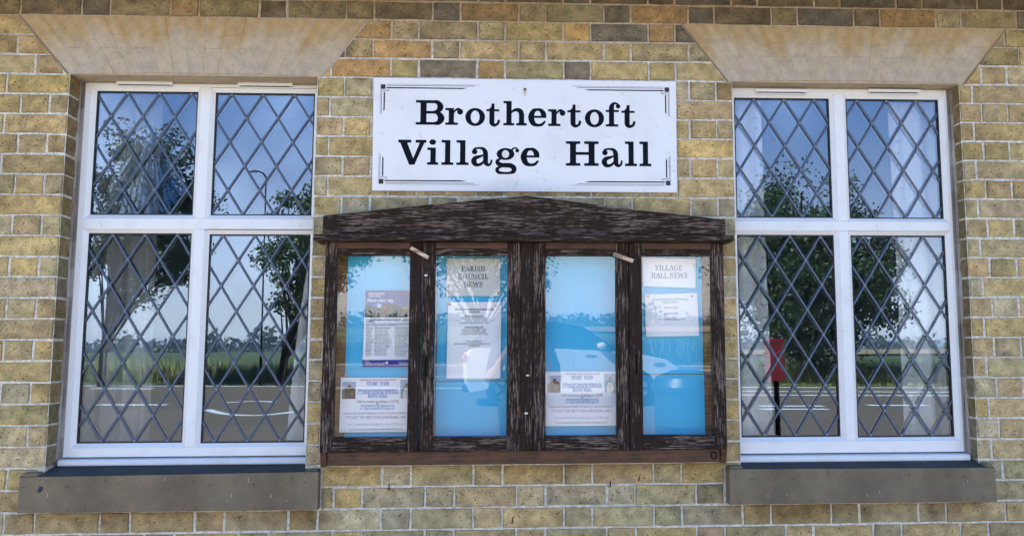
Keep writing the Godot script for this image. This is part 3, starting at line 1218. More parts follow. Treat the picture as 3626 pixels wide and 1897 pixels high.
		b.box(Vector3(v[0] + 0.004, v[2] - 0.0075, zf + 0.0006), Vector3(v[1] - 0.004, v[2] - 0.0037, zf + 0.0105), 0.001)
		part("vent_lip", b, wp, win, true)


func lead_lattice(win: Node3D, q: Array, zg: float) -> void:
	var x0: float = q[0]
	var x1: float = q[1]
	var y0: float = q[2] + 0.003
	var y1: float = q[3] - 0.003
	var sx := 0.1247
	var hy: float = (y1 - y0) / q[5]
	var rect := Rect2(x0, y0, x1 - x0, y1 - y0)
	for face in 2:  # the second lattice is added behind to imitate the reflection of the front leads
		var zb := zg + 0.0001 if face == 0 else zg - 0.0262
		var dz := 1.0 if face == 0 else -1.0
		for fam in 2:
			var sgn := 1.0 if fam == 0 else -1.0
			for k in range(-12, 16):
				# line through the node (x0 + phase + k * sx, y1)
				var xn: float = x0 + q[4] + k * sx
				var d := Vector2(sgn * sx * 0.5, -hy)
				var a := Vector2(xn, y1) - d * 2.0
				var e: Vector2 = Vector2(xn, y1) + d * (q[5] + 2.0)
				var seg := clip_line(a, e, rect)
				if seg.size() < 2 or seg[0].distance_to(seg[1]) < 0.012:
					continue
				var b := Mb.new()
				came(b, seg[0], seg[1], zb, dz, 0.0042, 0.0014 + 0.0005 * fam)
				part("lead_and_ghost_strip", b, M.lead if face == 0 else M.lead_ghost, win, true)


# blobs of solder where the leads cross
func solder(win: Node3D, q: Array, zg: float) -> void:
	var b := Mb.new()
	var sx := 0.1247
	var y1: float = q[3] - 0.003
	var hy: float = (q[3] - q[2] - 0.006) / q[5]
	for r in q[5] + 1:
		for k in range(-6, 8):
			var x: float = q[0] + q[4] + k * sx + (0.5 * sx if r % 2 == 1 else 0.0)
			var y: float = y1 - r * hy
			if x < q[0] + 0.006 or x > q[1] - 0.006:
				continue
			y = clampf(y, q[2] + 0.007, q[3] - 0.007)
			b.ellipsoid(Vector3(x, y, zg + 0.0012), Vector3(0.0062, 0.0072, 0.0020), 4, 8)
	part("solder_joints", b, M.solder, win, true, "stuff")


func clip_line(a: Vector2, e: Vector2, r: Rect2) -> Array:
	var t0 := 0.0
	var t1 := 1.0
	var d := e - a
	for ax in 2:
		var lo: float = r.position[ax]
		var hi: float = r.end[ax]
		if absf(d[ax]) < 1e-9:
			if a[ax] < lo or a[ax] > hi:
				return []
			continue
		var u := (lo - a[ax]) / d[ax]
		var w := (hi - a[ax]) / d[ax]
		t0 = maxf(t0, minf(u, w))
		t1 = minf(t1, maxf(u, w))
	if t0 >= t1:
		return []
	return [a + d * t0, a + d * t1]


# a rounded lead came stuck on the glass
func came(b: Mb, p: Vector2, q: Vector2, z: float, dz: float, half: float, hgt: float) -> void:
	var d := (q - p).normalized()
	var s := Vector2(-d.y, d.x)
	var prof := [[half, 0.0], [half * 0.62, hgt * 0.8], [0.0, hgt], [-half * 0.62, hgt * 0.8], [-half, 0.0]]
	for k in 4:
		var u: Array = prof[k]
		var w: Array = prof[k + 1]
		var pa := Vector3(p.x + s.x * u[0], p.y + s.y * u[0], z + dz * u[1])
		var pb := Vector3(q.x + s.x * u[0], q.y + s.y * u[0], z + dz * u[1])
		var pc := Vector3(q.x + s.x * w[0], q.y + s.y * w[0], z + dz * w[1])
		var pd := Vector3(p.x + s.x * w[0], p.y + s.y * w[0], z + dz * w[1])
		var mid := Vector3((p.x + q.x) / 2, (p.y + q.y) / 2, z - dz * 0.01)
		b.outq(pa, pb, pc, pd, mid)


# a hanging curtain in soft folds, its leading edge printed with a trailing plant
func curtain(label: String, x0: float, x1: float, y0: float, y1: float, z: float, folds: float, amp: float, col: Color, print_side: int, seed_: int, sweep := 0.0) -> void:
	rng.seed = seed_
	var b := Mb.new()
	var nx := 46
	var ny := 6
	var ids := []
	for iy in ny + 1:
		var row := []
		for ix in nx + 1:
			var u := float(ix) / nx
			var v := float(iy) / ny
			var ph := u * folds * TAU + 0.5 * sin(u * 7.0 + seed_)
			var zz := z + amp * (sin(ph) + 0.35 * sin(ph * 2.3 + 1.0)) * (0.75 + 0.25 * v)
			var x := lerpf(x0, x1, u) + 0.006 * sin(v * 3.0 + u * 9.0)
			if sweep != 0.0:
				x += sweep * v * v
			var sl := amp * cos(ph) * folds * TAU / (x1 - x0)
			row.append(b.vert(Vector3(x, lerpf(y0, y1, v), zz), Vector3(-sl, 0, 1).normalized(), col))
		ids.append(row)
	for iy in ny:
		for ix in nx:
			b.tri(ids[iy][ix], ids[iy][ix + 1], ids[iy + 1][ix + 1])
			b.tri(ids[iy][ix], ids[iy + 1][ix + 1], ids[iy + 1][ix])
	var root := thing("curtain", label, "curtain", Vector3((x0 + x1) / 2, y0, z))
	part("cloth", b, M.curtain_cloth, root)
	if print_side == 0:
		return
	# printed sprigs just in front of the cloth
	var p := Mb.new()
	var xe := x0 if print_side < 0 else x1
	for k in 34:
		var y := lerpf(y0 + 0.03, y1 - 0.03, k / 33.0)
		var x := xe - print_side * (0.028 + 0.012 * sin(k * 0.9))
		for s in 2:
			var a := (0.9 if s == 0 else 2.25) + rng.randf_range(-0.3, 0.3)
			var d := Vector2(cos(a), sin(a))
			var w := Vector2(-d.y, d.x) * 0.0026
			var l := rng.randf_range(0.012, 0.022)
			var o := Vector2(x, y)
			var zz := z + amp * 1.5 + 0.002
			p.quad(Vector3(o.x, o.y, zz), Vector3(o.x + d.x * l * 0.5 - w.x, o.y + d.y * l * 0.5 - w.y, zz), Vector3(o.x + d.x * l, o.y + d.y * l, zz), Vector3(o.x + d.x * l * 0.5 + w.x, o.y + d.y * l * 0.5 + w.y, zz), Color(0.28, 0.30, 0.16))
	part("printed_sprigs", p, M.curtain_cloth, root, false, "stuff")


func build_curtains() -> void:
	var net := Color(0.88, 0.88, 0.85)
	curtain("pale curtain hanging at the left edge of the left window", -1.64, -1.36, 0.95, 2.62, -0.26, 3.6, 0.016, shade(net, 0.5), 1, 101)
	curtain("narrow white curtain at the bottom right corner of the left window", -0.80, -0.60, 0.95, 2.0, -0.20, 2.0, 0.012, net, 0, 102, 0.10)
	curtain("white curtain drawn back at the left edge of the right window", 0.93, 1.16, 0.95, 2.62, -0.165, 2.4, 0.016, net, 1, 103)
	curtain("wide white curtain in folds on the right of the right window", 1.70, 2.02, 0.95, 2.62, -0.165, 3.2, 0.015, net, -1, 104)
	rng.seed = 7
	# torn clear film sagging behind the top left pane
	var b := Mb.new()
	var apex := Vector3(-1.372, 2.405, -0.178)
	var n := 44
	var prev := []
	for k in n + 1:
		var a := lerpf(PI + 0.42, TAU - 0.30, float(k) / n)
		var l := rng.randf_range(0.36, 0.41)
		if k < 8 or k > 36:
			l *= 0.62
		var row := []
		for s in 5:
			var t := s / 4.0
			var z := apex.z + 0.035 * t + (0.006 * t if k % 2 == 0 else -0.006 * t) * rng.randf_range(0.3, 1.2)
			row.append(Vector3(clampf(apex.x + cos(a) * l * t * 0.62, -1.585, -1.15), maxf(apex.y + sin(a) * l * t, 2.02), z))
		if prev.size():
			for s in 4:
				b.quad(prev[s], prev[s + 1], row[s + 1], row[s])
		prev = row
	single("clear_plastic_film", b, M.clear_film, apex, "crumpled clear plastic film fanned out behind the top left leaded pane", "plastic film", "", "", true)


var board: Node3D
const BZ := 0.09


func wood_box(b: Mb, lo: Vector3, hi: Vector3, grain: int, ch := 0.002) -> void:
	b.grain = grain
	b.off = Vector2(rng.randf() * 7.0, rng.randf() * 7.0)
	b.box(lo, hi, ch)


func build_board() -> void:
	board = thing("notice_board", "weathered dark timber notice board with four glazed doors and gabled top", "notice board", Vector3(0.147, 1.074, 0.0))
	var b := Mb.new()
	# carcass: back, sides, floor
	wood_box(b, Vector3(-0.596, 1.124, 0.006), Vector3(0.890, 1.893, 0.024), 0)
	part("back_panel", b, M.back_board, board, true)
	for s in [[-0.602, -0.580], [0.876, 0.897]]:
		b = Mb.new()
		wood_box(b, Vector3(s[0], 1.123, 0.025), Vector3(s[1], 1.893, 0.064), 1)
		part("case_side", b, M.dark_brown_wood, board, true)
	b = Mb.new()
	wood_box(b, Vector3(-0.579, 1.124, 0.025), Vector3(0.875, 1.150, 0.063), 0)
	part("case_floor", b, M.dark_brown_wood, board, true)
	# gabled top board
	b = Mb.new()
	b.off = Vector2(3.3, 1.7)
	b.prism(PackedVector2Array([Vector2(-0.610, 1.9175), Vector2(0.900, 1.9165), Vector2(0.900, 1.979), Vector2(0.520, 2.019), Vector2(0.235, 2.057), Vector2(0.142, 2.066), Vector2(0.050, 2.058), Vector2(-0.260, 2.027), Vector2(-0.610, 1.988)]), 0.003, 0.110, Color.WHITE, 0.003)
	part("gabled_top", b, M.worn_wood, board, true)
	# drip ledge
	b = Mb.new()
	wood_box(b, Vector3(-0.639, 1.894, 0.002), Vector3(0.927, 1.9165, 0.132), 0, 0.004)
	part("ledge", b, M.half_worn_wood, board, true)
	# posts between the pairs of doors
	b = Mb.new()
	wood_box(b, Vector3(0.1255, 1.124, 0.025), Vector3(0.1725, 1.892, BZ - 0.002), 1)
	part("centre_post", b, M.dark_wood, board, true)
	var doors := [
		[-0.602, -0.557, -0.288, -0.2465, "worn_wood", "dark_wood", 0.000],
		[-0.2435, -0.1925, 0.0765, 0.1240, "half_worn_wood", "worn_wood", 0.001],
		[0.1740, 0.2195, 0.4855, 0.5305, "worn_wood", "half_worn_wood", 0.0005],
		[0.5335, 0.5830, 0.8505, 0.8965, "dark_wood", "worn_wood", 0.0]]
	for q in doors:
		var z: float = BZ + q[6]
		var y0 := 1.1225
		var y1 := 1.892
		var g0 := 1.1755
		var g1 := 1.8420
		b = Mb.new()
		wood_box(b, Vector3(q[0], y0, 0.066), Vector3(q[1], y1, z), 1)
		var door := part("door", b, M[q[4]], board, true)
		b = Mb.new()
		wood_box(b, Vector3(q[2], y0, 0.066), Vector3(q[3], y1, z), 1)
		part("stile", b, M[q[5]], door, true)
		b = Mb.new()
		wood_box(b, Vector3(q[1] + 0.0004, g1, 0.066), Vector3(q[2] - 0.0004, y1 - 0.024, z - 0.0006), 0)
		part("top_rail", b, M.half_worn_wood, door, true)
		b = Mb.new()
		wood_box(b, Vector3(q[1] + 0.0004, y1 - 0.0236, 0.066), Vector3(q[2] - 0.0004, y1, z - 0.0010), 0, 0.0008)
		part("top_rail", b, M.brown_wood, door, true)
		b = Mb.new()
		wood_box(b, Vector3(q[1] + 0.0004, y0, 0.066), Vector3(q[2] - 0.0004, g0, z - 0.0006), 0)
		part("bottom_rail", b, M.worn_wood, door, true)
		# the pane hangs a little out of plumb, its top leaning out
		b = Mb.new()
		var tl := tan(deg_to_rad(0.86))
		var zc := z - 0.016
		var ym := (g0 + g1) * 0.5
		var hh := (g1 - g0) * 0.5 + 0.001
		for f in 2:
			var zz := zc - 0.003 * f
			var p := [Vector3(q[1] - 0.001, ym - hh, zz - tl * hh), Vector3(q[2] + 0.001, ym - hh, zz - tl * hh), Vector3(q[2] + 0.001, ym + hh, zz + tl * hh), Vector3(q[1] - 0.001, ym + hh, zz + tl * hh)]
			if f == 0:
				b.quad(p[0], p[1], p[2], p[3])
			else:
				b.quad(p[3], p[2], p[1], p[0])
		part("pane", b, M.glass, door, true)
		b = Mb.new()
		var zz2 := zc - 0.0036
		b.quad(Vector3(q[1] - 0.001, ym - hh, zz2 - tl * hh), Vector3(q[2] + 0.001, ym - hh, zz2 - tl * hh), Vector3(q[2] + 0.001, ym + hh, zz2 + tl * hh), Vector3(q[1] - 0.001, ym + hh, zz2 + tl * hh))
		part("pane_film", b, M.board_glazing_film, door, true)
	# blue backing sheets
	for q in [[-0.527, -0.190, 1.392, 1.868], [-0.524, -0.192, 1.148, 1.389], [-0.186, 0.122, 1.376, 1.868], [-0.188, 0.120, 1.148, 1.373], [0.170, 0.505, 1.400, 1.868], [0.168, 0.500, 1.148, 1.397], [0.508, 0.829, 1.398, 1.868], [0.506, 0.832, 1.148, 1.395]]:
		b = Mb.new()
		var n := 6
		for k in n:
			var u := float(k) / n
			var w := float(k + 1) / n
			var za := 0.0262 + 0.0016 * sin(u * PI) + 0.0008 * sin(u * 8.0)
			var zb := 0.0262 + 0.0016 * sin(w * PI) + 0.0008 * sin(w * 8.0)
			b.quad(Vector3(lerpf(q[0], q[1], u), q[2], za), Vector3(lerpf(q[0], q[1], w), q[2], zb), Vector3(lerpf(q[0], q[1], w), q[3], zb), Vector3(lerpf(q[0], q[1], u), q[3], za))
		part("blue_backing", b, M.blue_paper, board, true)
	# sheltered brown rail below with its two bracket ends
	b = Mb.new()
	wood_box(b, Vector3(-0.578, 1.073, 0.004), Vector3(0.874, 1.1215, 0.070), 0)
	part("lower_rail", b, M.brown_wood, board, true)
	for s in [[-0.600, -0.5785], [0.8745, 0.896]]:
		b = Mb.new()
		b.off = Vector2(rng.randf(), rng.randf())
		var xm: float = (s[0] + s[1]) / 2
		var p := [Vector2(0.004, 1.1215), Vector2(0.086, 1.1215), Vector2(0.080, 1.100), Vector2(0.072, 1.070), Vector2(0.004, 1.070)]
		for k in 5:
			var u: Vector2 = p[k]
			var w: Vector2 = p[(k + 1) % 5]
			b.outq(Vector3(s[0], u.y, u.x), Vector3(s[1], u.y, u.x), Vector3(s[1], w.y, w.x), Vector3(s[0], w.y, w.x), Vector3(xm, 1.095, 0.04))
		for x in s:
			for k in [1, 2, 3]:
				var a := Vector3(x, p[0].y, p[0].x)
				var c := Vector3(x, p[k].y, p[k].x)
				var d := Vector3(x, p[k + 1].y, p[k + 1].x)
				if x < xm:
					b.tri3(a, d, c)
				else:
					b.tri3(a, c, d)
		part("bracket", b, M.brown_wood, board, true)
	# turn buttons of new softwood, each on a screw
	for q in [[-0.2855, 1.8705, -0.2195, 1.8325], [0.4735, 1.8490, 0.5490, 1.8215]]:
		b = Mb.new()
		b.off = Vector2(rng.randf() * 3.0, rng.randf() * 3.0)
		var p := Vector2(q[0], q[1])
		var e := Vector2(q[2], q[3])
		var d := (e - p).normalized()
		var s := Vector2(-d.y, d.x) * 0.0068
		b.prism(PackedVector2Array([p - s, e - s, e + s, p + s]), BZ + 0.002, BZ + 0.014, Color.WHITE, 0.001)
		var tb := part("turn_button", b, M.raw_wood, board, true)
		b = Mb.new()
		var mid := p.lerp(e, 0.5)
		b.lathe(Vector3(mid.x, mid.y, BZ + 0.0135), Vector3(0, 0, 1), [Vector2(0.0045, 0.0), Vector2(0.0040, 0.0016), Vector2(0.0, 0.0022)], 10)
		part("screw", b, M.brass, tb, true)
	# pull handles, keyholes, old glazing chips
	for q in [[-0.2220, 1.402, 1.467], [0.5565, 1.402, 1.470]]:
		b = Mb.new()
		b.tube([Vector3(q[0], q[1], BZ), Vector3(q[0], q[1] + 0.001, BZ + 0.008), Vector3(q[0], q[1] + 0.007, BZ + 0.014), Vector3(q[0], q[2] - 0.007, BZ + 0.014), Vector3(q[0], q[2] - 0.001, BZ + 0.008), Vector3(q[0], q[2], BZ)], [0.0034, 0.0036, 0.0036, 0.0036, 0.0036, 0.0034], 8)
		part("handle", b, M.worn_zinc, board, true)
	for q in [[-0.219, 1.509], [0.552, 1.502]]:
		b = Mb.new()
		b.prism(PackedVector2Array([Vector2(q[0] - 0.0035, q[1] - 0.009), Vector2(q[0] + 0.0035, q[1] - 0.009), Vector2(q[0] + 0.005, q[1] + 0.004), Vector2(q[0], q[1] + 0.009), Vector2(q[0] - 0.005, q[1] + 0.004)]), BZ - 0.001, BZ + 0.0012)
		part("keyhole", b, M.black_rubber, board, true)
	for q in [[-0.228, 1.768, 0.0068, 0.0042], [0.153, 1.397, 0.0068, 0.0034], [0.148, 1.259, 0.0072, 0.0040]]:
		b = Mb.new()
		b.ellipsoid(Vector3(q[0], q[1], BZ + 0.001), Vector3(q[2], q[3], 0.003), 5, 9)
		part("paint_blob", b, M.white_plastic, board, true)
	b = Mb.new()
	var ring := []
	var rr := []
	for k in 13:
		var a := TAU * k / 12.0 + 0.3
		ring.append(Vector3(0.850 + cos(a) * 0.010, 1.098 + sin(a) * 0.013, 0.074))
		rr.append(0.0016)
	b.tube(ring, rr, 6, Color.WHITE, false)
	part("ring_bolt", b, M.rust, board, true)
	for q in [[0.1745, 1.78], [0.1245, 1.78], [0.1745, 1.24], [0.1245, 1.24]]:
		b = Mb.new()
		b.box(Vector3(q[0] - 0.003, q[1], BZ), Vector3(q[0] + 0.003, q[1] + 0.045, BZ + 0.0025), 0.0008)
		part("hinge", b, M.rust, board, true)


# ------------------------------------------------------------- papers
func sheet(called: String, label: String, quad: Array, m: Material, z: float, curl := 0.0015, group := "") -> Node3D:
	var c: Vector2 = (quad[0] + quad[1] + quad[2] + quad[3]) / 4.0
	var t := thing(called, label, "poster" if called == "poster" else "notice", Vector3(c.x, c.y, z), group)
	var b := Mb.new()
	var n := 5
	for iy in n:
		for ix in n:
			var pt := func(u: float, v: float) -> Vector3:
				var p: Vector2 = quad[3].lerp(quad[2], u).lerp(quad[0].lerp(quad[1], u), v)
				var e := (2.0 * u - 1.0)
				return Vector3(p.x, p.y, z + curl * e * e * (1.0 - v))
			var u0 := float(ix) / n
			var v0 := float(iy) / n
			var s := 1.0 / n
			b.quad(pt.call(u0, v0), pt.call(u0 + s, v0), pt.call(u0 + s, v0 + s), pt.call(u0, v0 + s), Color.WHITE, [Vector2(u0, 1.0 - v0), Vector2(u0 + s, 1.0 - v0), Vector2(u0 + s, 1.0 - v0 - s), Vector2(u0, 1.0 - v0 - s)])
	part("sheet", b, m, t, true)
	return t


# a line of print: centred on x unless align says left
func line(t: Node3D, text: String, x: float, y: float, h: float, m: Material, z: float, fit := 0.0, font := "Droid Sans", bold := false, left := false, tilt := 0.0, underline := false) -> void:
	var tm := TextMesh.new()
	var f := SystemFont.new()
	f.font_names = PackedStringArray([font])
	if bold:
		f.font_weight = 700
	tm.font = f
	tm.text = text
	tm.font_size = 32
	tm.pixel_size = 0.01
	tm.depth = 0.002
	tm.curve_step = 2.0
	tm.horizontal_alignment = HORIZONTAL_ALIGNMENT_LEFT if left else HORIZONTAL_ALIGNMENT_CENTER
	tm.vertical_alignment = VERTICAL_ALIGNMENT_CENTER
	var o := MeshInstance3D.new()
	o.name = "print"
	o.mesh = tm
	o.material_override = m
	var bb := tm.get_aabb()
	var s := h / 0.23
	var sx := s
	if fit > 0.0 and bb.size.x > 0.0:
		sx = fit / bb.size.x
	t.add_child(o, true)
	base_of[o] = base_of[t]
	var w := lean(Vector3(x, y, z + 0.0007))
	o.transform = Transform3D(Basis(Vector3(0, 0, 1), tilt) * Basis.from_scale(Vector3(sx, s, 0.1)), w - base_of[t])
	if underline:
		var b := Mb.new()
		var hw := bb.size.x * sx * 0.5
		var a := Vector2(cos(tilt), sin(tilt))
		var dn := Vector2(-sin(tilt), cos(tilt)) * (-h * 0.66)
		var c := Vector2(x, y) + dn
		var th := Vector2(-a.y, a.x) * h * 0.045
		b.quad(Vector3(c.x - a.x * hw - th.x, c.y - a.y * hw - th.y, z + 0.0006), Vector3(c.x + a.x * hw - th.x, c.y + a.y * hw - th.y, z + 0.0006), Vector3(c.x + a.x * hw + th.x, c.y + a.y * hw + th.y, z + 0.0006), Vector3(c.x - a.x * hw + th.x, c.y - a.y * hw + th.y, z + 0.0006))
		part("underline", b, m, t, true)


func pin(t: Node3D, x: float, y: float, z: float, m: Material) -> void:
	var b := Mb.new()
	b.lathe(Vector3(x, y, z), Vector3(0, 0, 1), [Vector2(0.0046, 0.0), Vector2(0.0040, 0.0016), Vector2(0.002, 0.0026), Vector2(0.0, 0.0028)], 10)
	part("drawing_pin", b, m, t, true)


func rect4(x0: float, x1: float, y0: float, y1: float, tilt := 0.0) -> Array:
	return [Vector2(x0, y1), Vector2(x1, y1 + tilt * (x1 - x0)), Vector2(x1 - tilt * (y1 - y0), y0 + tilt * (x1 - x0)), Vector2(x0 - tilt * (y1 - y0), y0)]


func patch(t: Node3D, called: String, x0: float, x1: float, y0: float, y1: float, m: Material, z: float) -> void:
	var b := Mb.new()
	b.quad(Vector3(x0, y0, z), Vector3(x1, y0, z), Vector3(x1, y1, z), Vector3(x0, y1, z), Color.WHITE, [Vector2(0, 1), Vector2(1, 1), Vector2(1, 0), Vector2(0, 0)])
	part(called, b, m, t, true)


func build_papers() -> void:
	var Z := 0.034
	# heading cards
	var t := sheet("notice", "cream card headed PARISH COUNCIL NEWS", [Vector2(-0.154, 1.838), Vector2(0.051, 1.838), Vector2(0.051, 1.6945), Vector2(-0.153, 1.6945)], M.cream_paper, Z)
	line(t, "PARISH", -0.052, 1.799, 0.0165, M.ink_grey, Z, 0.091, "Droid Serif", true, false, 0.0, true)
	line(t, "COUNCIL", -0.052, 1.769, 0.0165, M.ink_grey, Z, 0.114, "Droid Serif", true, false, 0.0, true)
	line(t, "NEWS", -0.052, 1.739, 0.0165, M.ink_grey, Z, 0.071, "Droid Serif", true, false, 0.0, true)
	for q in [[-0.143, 1.703], [0.042, 1.704], [-0.047, 1.834]]:
		pin(t, q[0], q[1], Z + 0.0015, M.brass)
	t = sheet("notice", "white card headed VILLAGE HALL NEWS", [Vector2(0.599, 1.842), Vector2(0.805, 1.838), Vector2(0.802, 1.725), Vector2(0.600, 1.732)], M.paper, Z)
	line(t, "VILLAGE", 0.699, 1.803, 0.0165, M.ink_grey, Z, 0.106, "Droid Serif", true, false, 0.0, true)
	line(t, "HALL NEWS", 0.701, 1.774, 0.0165, M.ink_grey, Z, 0.140, "Droid Serif", true, false, 0.0, true)
	# council meeting dates
	t = sheet("notice", "white sheet listing parish council meeting dates", [Vector2(-0.146, 1.672), Vector2(0.055, 1.672), Vector2(0.054, 1.3845), Vector2(-0.149, 1.385)], M.paper, Z + 0.001)
	var x := -0.047
	line(t, "Holland Fen with Brothertoft Parish council meeting", x, 1.6445, 0.0066, M.ink_black, Z + 0.001, 0.148, "Droid Sans", true, false, 0.0, true)
	line(t, "dates for 2025:", x, 1.6345, 0.0066, M.ink_black, Z + 0.001, 0.043, "Droid Sans", true, false, 0.0, true)
	var rows := [["Brothertoft Village Hall:", 1.6185, 0.068, true], ["Tuesday 28th January 2025 7:00pm", 1.6105, 0.098, false], ["Tuesday 23rd September 2025 at 7:30pm", 1.5935, 0.113, false], ["Holland Fen Village Hall:", 1.5765, 0.070, true], ["Tuesday 25th March 2025 7:30pm", 1.5685, 0.093, false], ["Tuesday 22nd July 2025 7:30pm", 1.5600, 0.090, false], ["Tuesday 25th November 2025 7:30pm", 1.5515, 0.105, false], ["Clerk: Lynn Ottaviano", 1.5235, 0.060, false]]
	for r in rows:
		line(t, r[0], x, r[1], 0.0064, M.ink_black, Z + 0.001, r[2], "Droid Sans", r[3])
	line(t, "Tuesday 20th May 2025 7:30pm AGM", x, 1.602, 0.0062, M.ink_pale, Z + 0.001, 0.146)
	line(t, "Email:", -0.115, 1.5145, 0.0064, M.ink_black, Z + 0.001, 0.018)
	line(t, "hollandfenwithbrothertoft@gmail.com", -0.046, 1.5145, 0.0062, M.ink_purple, Z + 0.001, 0.118)
	line(t, "T: 07968 280434", x, 1.506, 0.0062, M.ink_black, Z + 0.001, 0.046)
	pin(t, -0.138, 1.662, Z + 0.003, M.brass)
	pin(t, 0.034, 1.656, Z + 0.003, M.brass)
	# how to book the hall
	t = sheet("notice", "white landscape sheet saying who to contact to use the hall", [Vector2(0.605, 1.701), Vector2(0.808, 1.706), Vector2(0.813, 1.542), Vector2(0.608, 1.539)], M.paper, Z + 0.001)
	for r in [["IF YOU WOULD LIKE TO USE THIS HALL,", 0.705, 1.681, 0.140], ["PLEASE CONTACT:", 0.705, 1.6705, 0.062], ["KATE PHOENIX", 0.706, 1.649, 0.053], ["07932 618390", 0.707, 1.627, 0.053], ["KATE@AWPHOENIX.CO.UK", 0.708, 1.605, 0.096]]:
		line(t, r[0], r[1], r[2], 0.0074, M.ink_grey, Z + 0.001, r[3], "Droid Sans", false, false, 0.012)
	pin(t, 0.618, 1.692, Z + 0.003, M.brass)
	pin(t, 0.787, 1.694, Z + 0.003, M.brass)
	have_your_say(Z)
	candidate(-0.541, 1.391, -0.276, 1.1895, 1, Z)
	candidate(0.225, 1.4095, 0.492, 1.2065, 2, Z)


